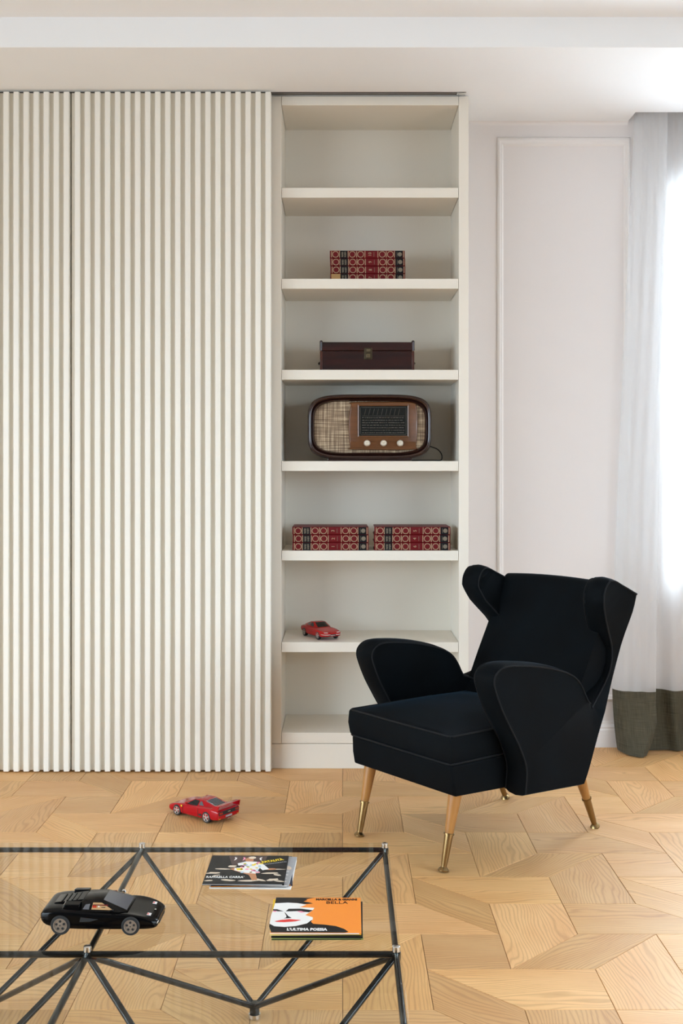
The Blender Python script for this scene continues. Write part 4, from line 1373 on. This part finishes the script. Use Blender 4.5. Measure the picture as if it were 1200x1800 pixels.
# front stack, four sleeves
gb = 'record sleeves stacked at the right of the glass table'
x0, y0 = -0.050, 2.204
zz = GT
sleeve(x0 + 0.002, y0 - 0.003, zz, 0.01, S, 0.0030, M['green_print'], M['black_print'], 'olive record sleeve at the bottom of the right-hand stack', gb)
zz += 0.0030
sleeve(x0 + 0.003, y0 - 0.001, zz, -0.015, S, 0.0030, M['black_print'], M['black_print'], 'black record sleeve second from the bottom of the right-hand stack', gb)
zz += 0.0030
sleeve(x0 - 0.0030, y0 + 0.0042, zz, 0.022, S, 0.0030, M['yellow'], M['paper'], 'yellow record sleeve directly under the orange one', gb)
zz += 0.0030
s_ = sleeve(x0, y0 + 0.002, zz, -0.008, S, 0.0032, M['orange_print'], M['white_print'], 'orange record sleeve with a white face, topmost of the right-hand stack', gb)
zt = 0.0032


def fc(px, py):                         # crop pixel on the cover -> (u, v)
    v = 1 - (py - 112) / (880 - 112)
    left = 188 + (40 - 188) * (1 - v)
    return ((px - left) / 1580.0, v)


WH_, BK_, RD_, PK_ = MB(), MB(), MB(), MB()
flat(WH_, [fc(*p) for p in [(160, 245), (400, 232), (600, 245), (735, 280), (600, 335), (875, 350), (830, 410), (690, 510), (820, 560), (810, 610), (700, 690), (500, 745), (300, 765), (120, 750), (40, 700), (75, 520), (118, 390)]], S, zt)
flat(BK_, [fc(*p) for p in [(190, 112), (900, 116), (735, 150), (770, 165), (690, 205), (790, 225), (860, 250), (700, 268), (560, 240), (400, 232), (160, 246)]], S, zt + 0.0001)
flat(BK_, [fc(*p) for p in [(40, 700), (120, 752), (300, 768), (500, 748), (700, 692), (800, 610), (775, 660), (810, 700), (1000, 715), (1200, 745), (1330, 800), (1400, 862), (1330, 880), (60, 880), (30, 760)]], S, zt + 0.0001)
flat(BK_, [fc(*p) for p in [(345, 432), (400, 375), (620, 372), (840, 405), (760, 452), (600, 425)]], S, zt + 0.0002)
flat(BK_, [fc(*p) for p in [(118, 385), (190, 385), (305, 430), (200, 432), (112, 412)]], S, zt + 0.0002)
flat(BK_, [fc(*p) for p in [(318, 448), (340, 470), (385, 540), (440, 575), (300, 590), (345, 565), (350, 530)]], S, zt + 0.0002)
flat(RD_, [fc(*p) for p in [(130, 650), (250, 618), (400, 602), (605, 620), (500, 650), (300, 668), (170, 662)]], S, zt + 0.0002)
flat(PK_, [fc(*p) for p in [(550, 428), (620, 422), (700, 450), (620, 462)]], S, zt + 0.0003)
flat(PK_, [fc(*p) for p in [(118, 420), (185, 425), (160, 448), (112, 440)]], S, zt + 0.0003)
for mb_, nm in ((WH_, 'white_print'), (BK_, 'black_print'), (RD_, 'red_print'), (PK_, 'pink_print')):
    mb_.build('cover_print', M[nm], s_)
text('artist_lettering', 'MARCELLA & GIANNI', 0.0125, M['black_print'], s_, tm(S, 0.715, 0.94, zt + 0.0003, 0.0), sx=0.70, bold=0.0006)
text('artist_lettering', 'BELLA', 0.0190, M['black_print'], s_, tm(S, 0.72, 0.845, zt + 0.0003, 0.0), sx=0.86)
text('title_lettering', "L'ULTIMA POESIA", 0.0155, M['white_print'], s_, tm(S, 0.40, 0.080, zt + 0.0003, 0.0), sx=0.64, bold=0.0007)

# ------------------------------------------------------------------ armchair (local x = across, y = backwards, z = up)
t = thing('armchair', 'midnight blue velvet winged armchair on brass tipped wooden legs', 'armchair', (0.1735, 3.41, 0), math.atan2(-0.794, 0.608))
V, PI_ = M['velvet'], M['piping']
SO, SI = 0.316, 0.238
front = spline([(0.211, 0.212), (0.216, 0.286), (0.189, 0.352), (0.158, 0.402), (0.117, 0.469), (0.089, 0.53), (0.083, 0.557), (0.092, 0.577), (0.120, 0.592), (0.172, 0.592), (0.261, 0.580), (0.342, 0.562), (0.401, 0.543), (0.437, 0.522), (0.461, 0.494), (0.478, 0.465), (0.504, 0.425)], 4)
wing = spline([(0.504, 0.425), (0.548, 0.462), (0.580, 0.50), (0.598, 0.539), (0.601, 0.588), (0.586, 0.64), (0.568, 0.70), (0.561, 0.752), (0.570, 0.790), (0.600, 0.813), (0.655, 0.792), (0.722, 0.762)], 4)
rear = spline([(0.722, 0.762), (0.703, 0.705), (0.65, 0.60), (0.586, 0.449), (0.535, 0.34), (0.492, 0.241), (0.470, 0.200)], 3)
outl = [(p[0], p[1]) for p in list(front) + list(wing)[1:] + list(rear)[1:]]
cxy = (0.40, 0.45)
n_open = len(front) + len(wing) - 1


def waist(p, i):
    """between arm and wing the side panel tucks in against the back"""
    if i < len(front) - 2:
        return 0.0
    K = [(0.42, 0.0), (0.442, 0.55), (0.470, 0.90), (0.50, 1.0), (0.539, 1.0), (0.588, 1.0), (0.64, 0.72), (0.70, 0.25), (0.75, 0.0), (0.9, 0.0)]
    for (z0, w0), (z1, w1) in zip(K, K[1:]):
        if z0 <= p[1] <= z1:
            return w0 + (w1 - w0) * (p[1] - z0) / (z1 - z0)
    return 0.0


pinch = [waist(p, i) for i, p in enumerate(outl)]


def off_out(P, d):
    m = len(P)
    out = []
    for i in range(m):
        a, c = Vector(P[i - 1]), Vector(P[(i + 1) % m])
        e = (c - a)
        if e.length < 1e-6:
            out.append(P[i])
            continue
        e.normalize()
        nrm = Vector((-e.y, e.x))       # outline runs clockwise seen from +x, outside lies to the left
        q = Vector(P[i]) + nrm * d
        out.append((q.x, q.y))
    return out


for sg in (1, -1):
    b = MB()
    rings = []
    for s_, of in ((SI, 0.0), (SI + 0.012, 0.006), ((SI + SO) / 2, 0.0095), (SO - 0.012, 0.006), (SO, 0.0)):
        rings.append([(sg * (s_ - 0.055 * q), p[0] + 0.066 * q, p[1]) for p, q in zip(off_out(outl, of) if of else outl, pinch)])
    b.ring_stack(rings, True, True)
    sp = b.build('side_panel', V, t, smooth=True, angle=50)
    for s_ in (SI, SO):
        MB().tube([(sg * (s_ + (0.001 if s_ == SO else -0.001) - 0.055 * q), p[0] + 0.066 * q, p[1]) for p, q in zip(outl[:n_open], pinch)], 0.0028, 6).build('piping', PI_, sp, smooth=True)

# back: one padded block between the wings, its front gently crowned
bp = spline([(0.44, 0.30), (0.505, 0.41), (0.56, 0.52), (0.618, 0.63), (0.672, 0.735), (0.690, 0.772), (0.712, 0.788), (0.740, 0.780), (0.752, 0.755), (0.712, 0.66), (0.64, 0.50), (0.585, 0.36), (0.545, 0.24), (0.530, 0.198), (0.44, 0.205)], 4, True)
rings = []
for i in range(13):
    s_ = -0.242 + 0.484 * i / 12
    cr = 1 - (s_ / 0.242) ** 2
    ring = []
    for p in bp:
        f_ = max(0.0, min(1.0, (0.74 - 0.0 - p[0] + (p[1] - 0.76) * 0.62) / 0.08))
        ring.append((s_, p[0] - 0.016 * cr * f_, p[1] + (0.010 * cr if p[1] > 0.74 else 0)))
    rings.append(ring)
b = MB()
b.ring_stack(rings, True, True)
b.build('backrest', V, t, smooth=True, angle=45)

# seat box and cushion
hw = 0.234
b = MB()
b.ring_stack([[(-hw, y, z) for y, z in ((0.006, 0.222), (-0.002, 0.262), (-0.004, 0.314), (0.50, 0.314), (0.53, 0.200))], [(hw, y, z) for y, z in ((0.006, 0.222), (-0.002, 0.262), (-0.004, 0.314), (0.50, 0.314), (0.53, 0.200))]], True, True)
b.build('seat_base', V, t, bevel=0.008, seg=3)
b = MB()
nx, ny, grid = 24, 24, []
for j in range(ny + 1):
    row = []
    for i in range(nx + 1):
        u, v = -1 + 2 * i / nx, -1 + 2 * j / ny
        dome = (1 - abs(u) ** 3.0) * (1 - abs(v) ** 3.2)
        row.append((u * hw, 0.245 + v * 0.255, 0.396 + 0.030 * dome))
    grid.append(row)
top_ring = grid[0][:] + [r[-1] for r in grid[1:]] + grid[-1][-2::-1] + [r[0] for r in grid[-2:0:-1]]
vs = [p for r in grid for p in r]
W_ = nx + 1
fs = [(j * W_ + i, j * W_ + i + 1, (j + 1) * W_ + i + 1, (j + 1) * W_ + i) for j in range(ny) for i in range(nx)]
b.add(vs, fs)
base_i = len(b.v)
lowr = []
for fz, bul in ((0.39, 0.002), (0.356, 0.004), (0.325, 0.0), (0.317, -0.003)):
    for p in top_ring:
        d = Vector((p[0], p[1] - 0.245, 0))
        d.normalize()
        b.v.append((p[0] + (bul if abs(p[0]) > hw - 1e-4 else 0) * (1 if p[0] > 0 else -1), p[1] - (bul if p[1] < 0.0 else 0), fz))
idx0 = list(range(W_)) + [j * W_ + nx for j in range(1, ny + 1)] + [ny * W_ + i for i in range(nx - 1, -1, -1)] + [j * W_ for j in range(ny - 1, 0, -1)]
m_ = len(idx0)
prev = idx0
for q in range(4):
    cur = [base_i + q * m_ + i for i in range(m_)]
    for i in range(m_):
        b.f.append((prev[i], prev[(i + 1) % m_], cur[(i + 1) % m_], cur[i]))
        b.mi.append(0)
    prev = cur
b.f.append(tuple(prev))
b.mi.append(0)
cu = b.build('seat_cushion', V, t, smooth=True, angle=60)


def seat_pipe(z, o):
    r = 0.012
    pts = [(-hw - o, 0.34, z), (-hw - o, 0.10, z), (-hw - o, -0.010 + r, z), (-hw - o + r * 0.3, -0.010 + r * 0.3 - o, z), (-hw - o + r, -0.010 - o, z), (0, -0.010 - o - 0.001, z), (hw + o - r, -0.010 - o, z), (hw + o - r * 0.3, -0.010 + r * 0.3 - o, z), (hw + o, -0.010 + r, z), (hw + o, 0.10, z), (hw + o, 0.34, z)]
    return MB().tube(pts, 0.0030, 6).build('piping', PI_, cu, smooth=True)


seat_pipe(0.3965, 0.0)
seat_pipe(0.3165, -0.0005)


def chair_leg(top, foot):
    a, c = Vector(top), Vector(foot)
    ax = (a - c)
    L = ax.length
    ax.normalize()
    l_ = MB().lathe([(0.0120, L * 0.42), (0.0130, L * 0.45), (0.0190, L * 0.80), (0.0220, L)], foot, ax, 20).build('leg', M['beech'], t, smooth=True, angle=60)
    MB().lathe([(0.0155, 0.0), (0.0160, 0.004), (0.0130, 0.008), (0.0085, 0.012), (0.0085, 0.016), (0.0100, 0.03), (0.0128, L * 0.40), (0.0128, L * 0.415), (0.0158, L * 0.417), (0.0158, L * 0.432), (0.0128, L * 0.434)], foot, ax, 20).build('ferrule', M['brass'], l_, smooth=True, angle=40)
    return l_


for sg in (1, -1):
    chair_leg((sg * 0.196, 0.050, 0.245), (sg * 0.196, -0.003, 0.002))
    chair_leg((sg * 0.200, 0.560, 0.235), (sg * 0.201, 0.658, 0.002))

# ------------------------------------------------------------------ curtain
t = thing('curtain', 'sheer white floor-length curtain with olive linen hem in front of the window', 'curtain', (1.6, 4.645, 0))
HEM = 0.243
plan = [(0.000, 0.030), (0.012, -0.004), (0.040, -0.030), (0.095, -0.040), (0.150, -0.046), (0.166, -0.030), (0.156, 0.010), (0.175, 0.035), (0.215, 0.020), (0.250, -0.012), (0.285, 0.012), (0.320, 0.032)]
xx = 0.320
kk = 0
while xx < 1.14:
    xx += 0.036
    kk += 1
    plan.append((xx, 0.006 + 0.026 * math.sin(kk * 1.57 + 1.2) * (0.8 + 0.2 * math.sin(kk))))
path = spline([(p[0], p[1], 0) for p in plan], 9)


def cpt(p, z):
    f = min(1.0, max(0.0, z / 2.62))
    xl = 1.116 + (1.208 - 1.116) * f ** 1.5
    sq = 1.0 - 0.42 * f ** 1.4 * max(0.0, 1 - p[0] / 0.36)        # the first folds are gathered tighter towards the top
    amp = 1.0 - 0.30 * f
    x = xl + p[0] * sq
    y = 4.645 + p[1] * amp + 0.004 * math.sin(9 * p[0] + 3 * z) + (0.0035 + 0.003 * f) * math.sin(125 * p[0] + 2.0 * math.sin(2.2 * z)) * min(1.0, 4 * f + 0.2)
    if z < 0.30:                                                   # the hem kicks forward over the floor
        w_ = ((0.30 - z) / 0.30) ** 2
        g_ = math.exp(-((p[0] - 0.11) / 0.09) ** 2)
        y -= w_ * (0.085 * g_ + 0.012)
        x += w_ * (-0.012 * math.sin(18 * p[0])) + w_ * 0.016 * max(0, 0.05 - p[0]) / 0.05
    if z < 0.13:                                                   # toe of the front fold gathers to a point
        x -= 0.060 * ((0.13 - z) / 0.13) ** 1.5 * math.exp(-((p[0] - 0.155) / 0.035) ** 2)
    return (x - 1.6, y - 4.645, z + (0.006 * math.sin(7 * p[0] + 1) if abs(z - HEM) < 0.02 else 0))


def sheet(zs):
    return [[cpt(p, z) for p in path] for z in zs]


b = MB()
b.ring_stack(sheet([0.004, 0.02, 0.05, 0.09, 0.13, 0.17, 0.21, HEM]), False, False, closed=False)
b.build('hem_band', M['linen'], t, smooth=True, angle=180)
b = MB()
b.ring_stack(sheet([HEM] + [0.30 + (2.70 - 0.30) * i / 16 for i in range(17)]), False, False, closed=False)
b.build('sheer_panel', M['voile'], t, smooth=True, angle=180)
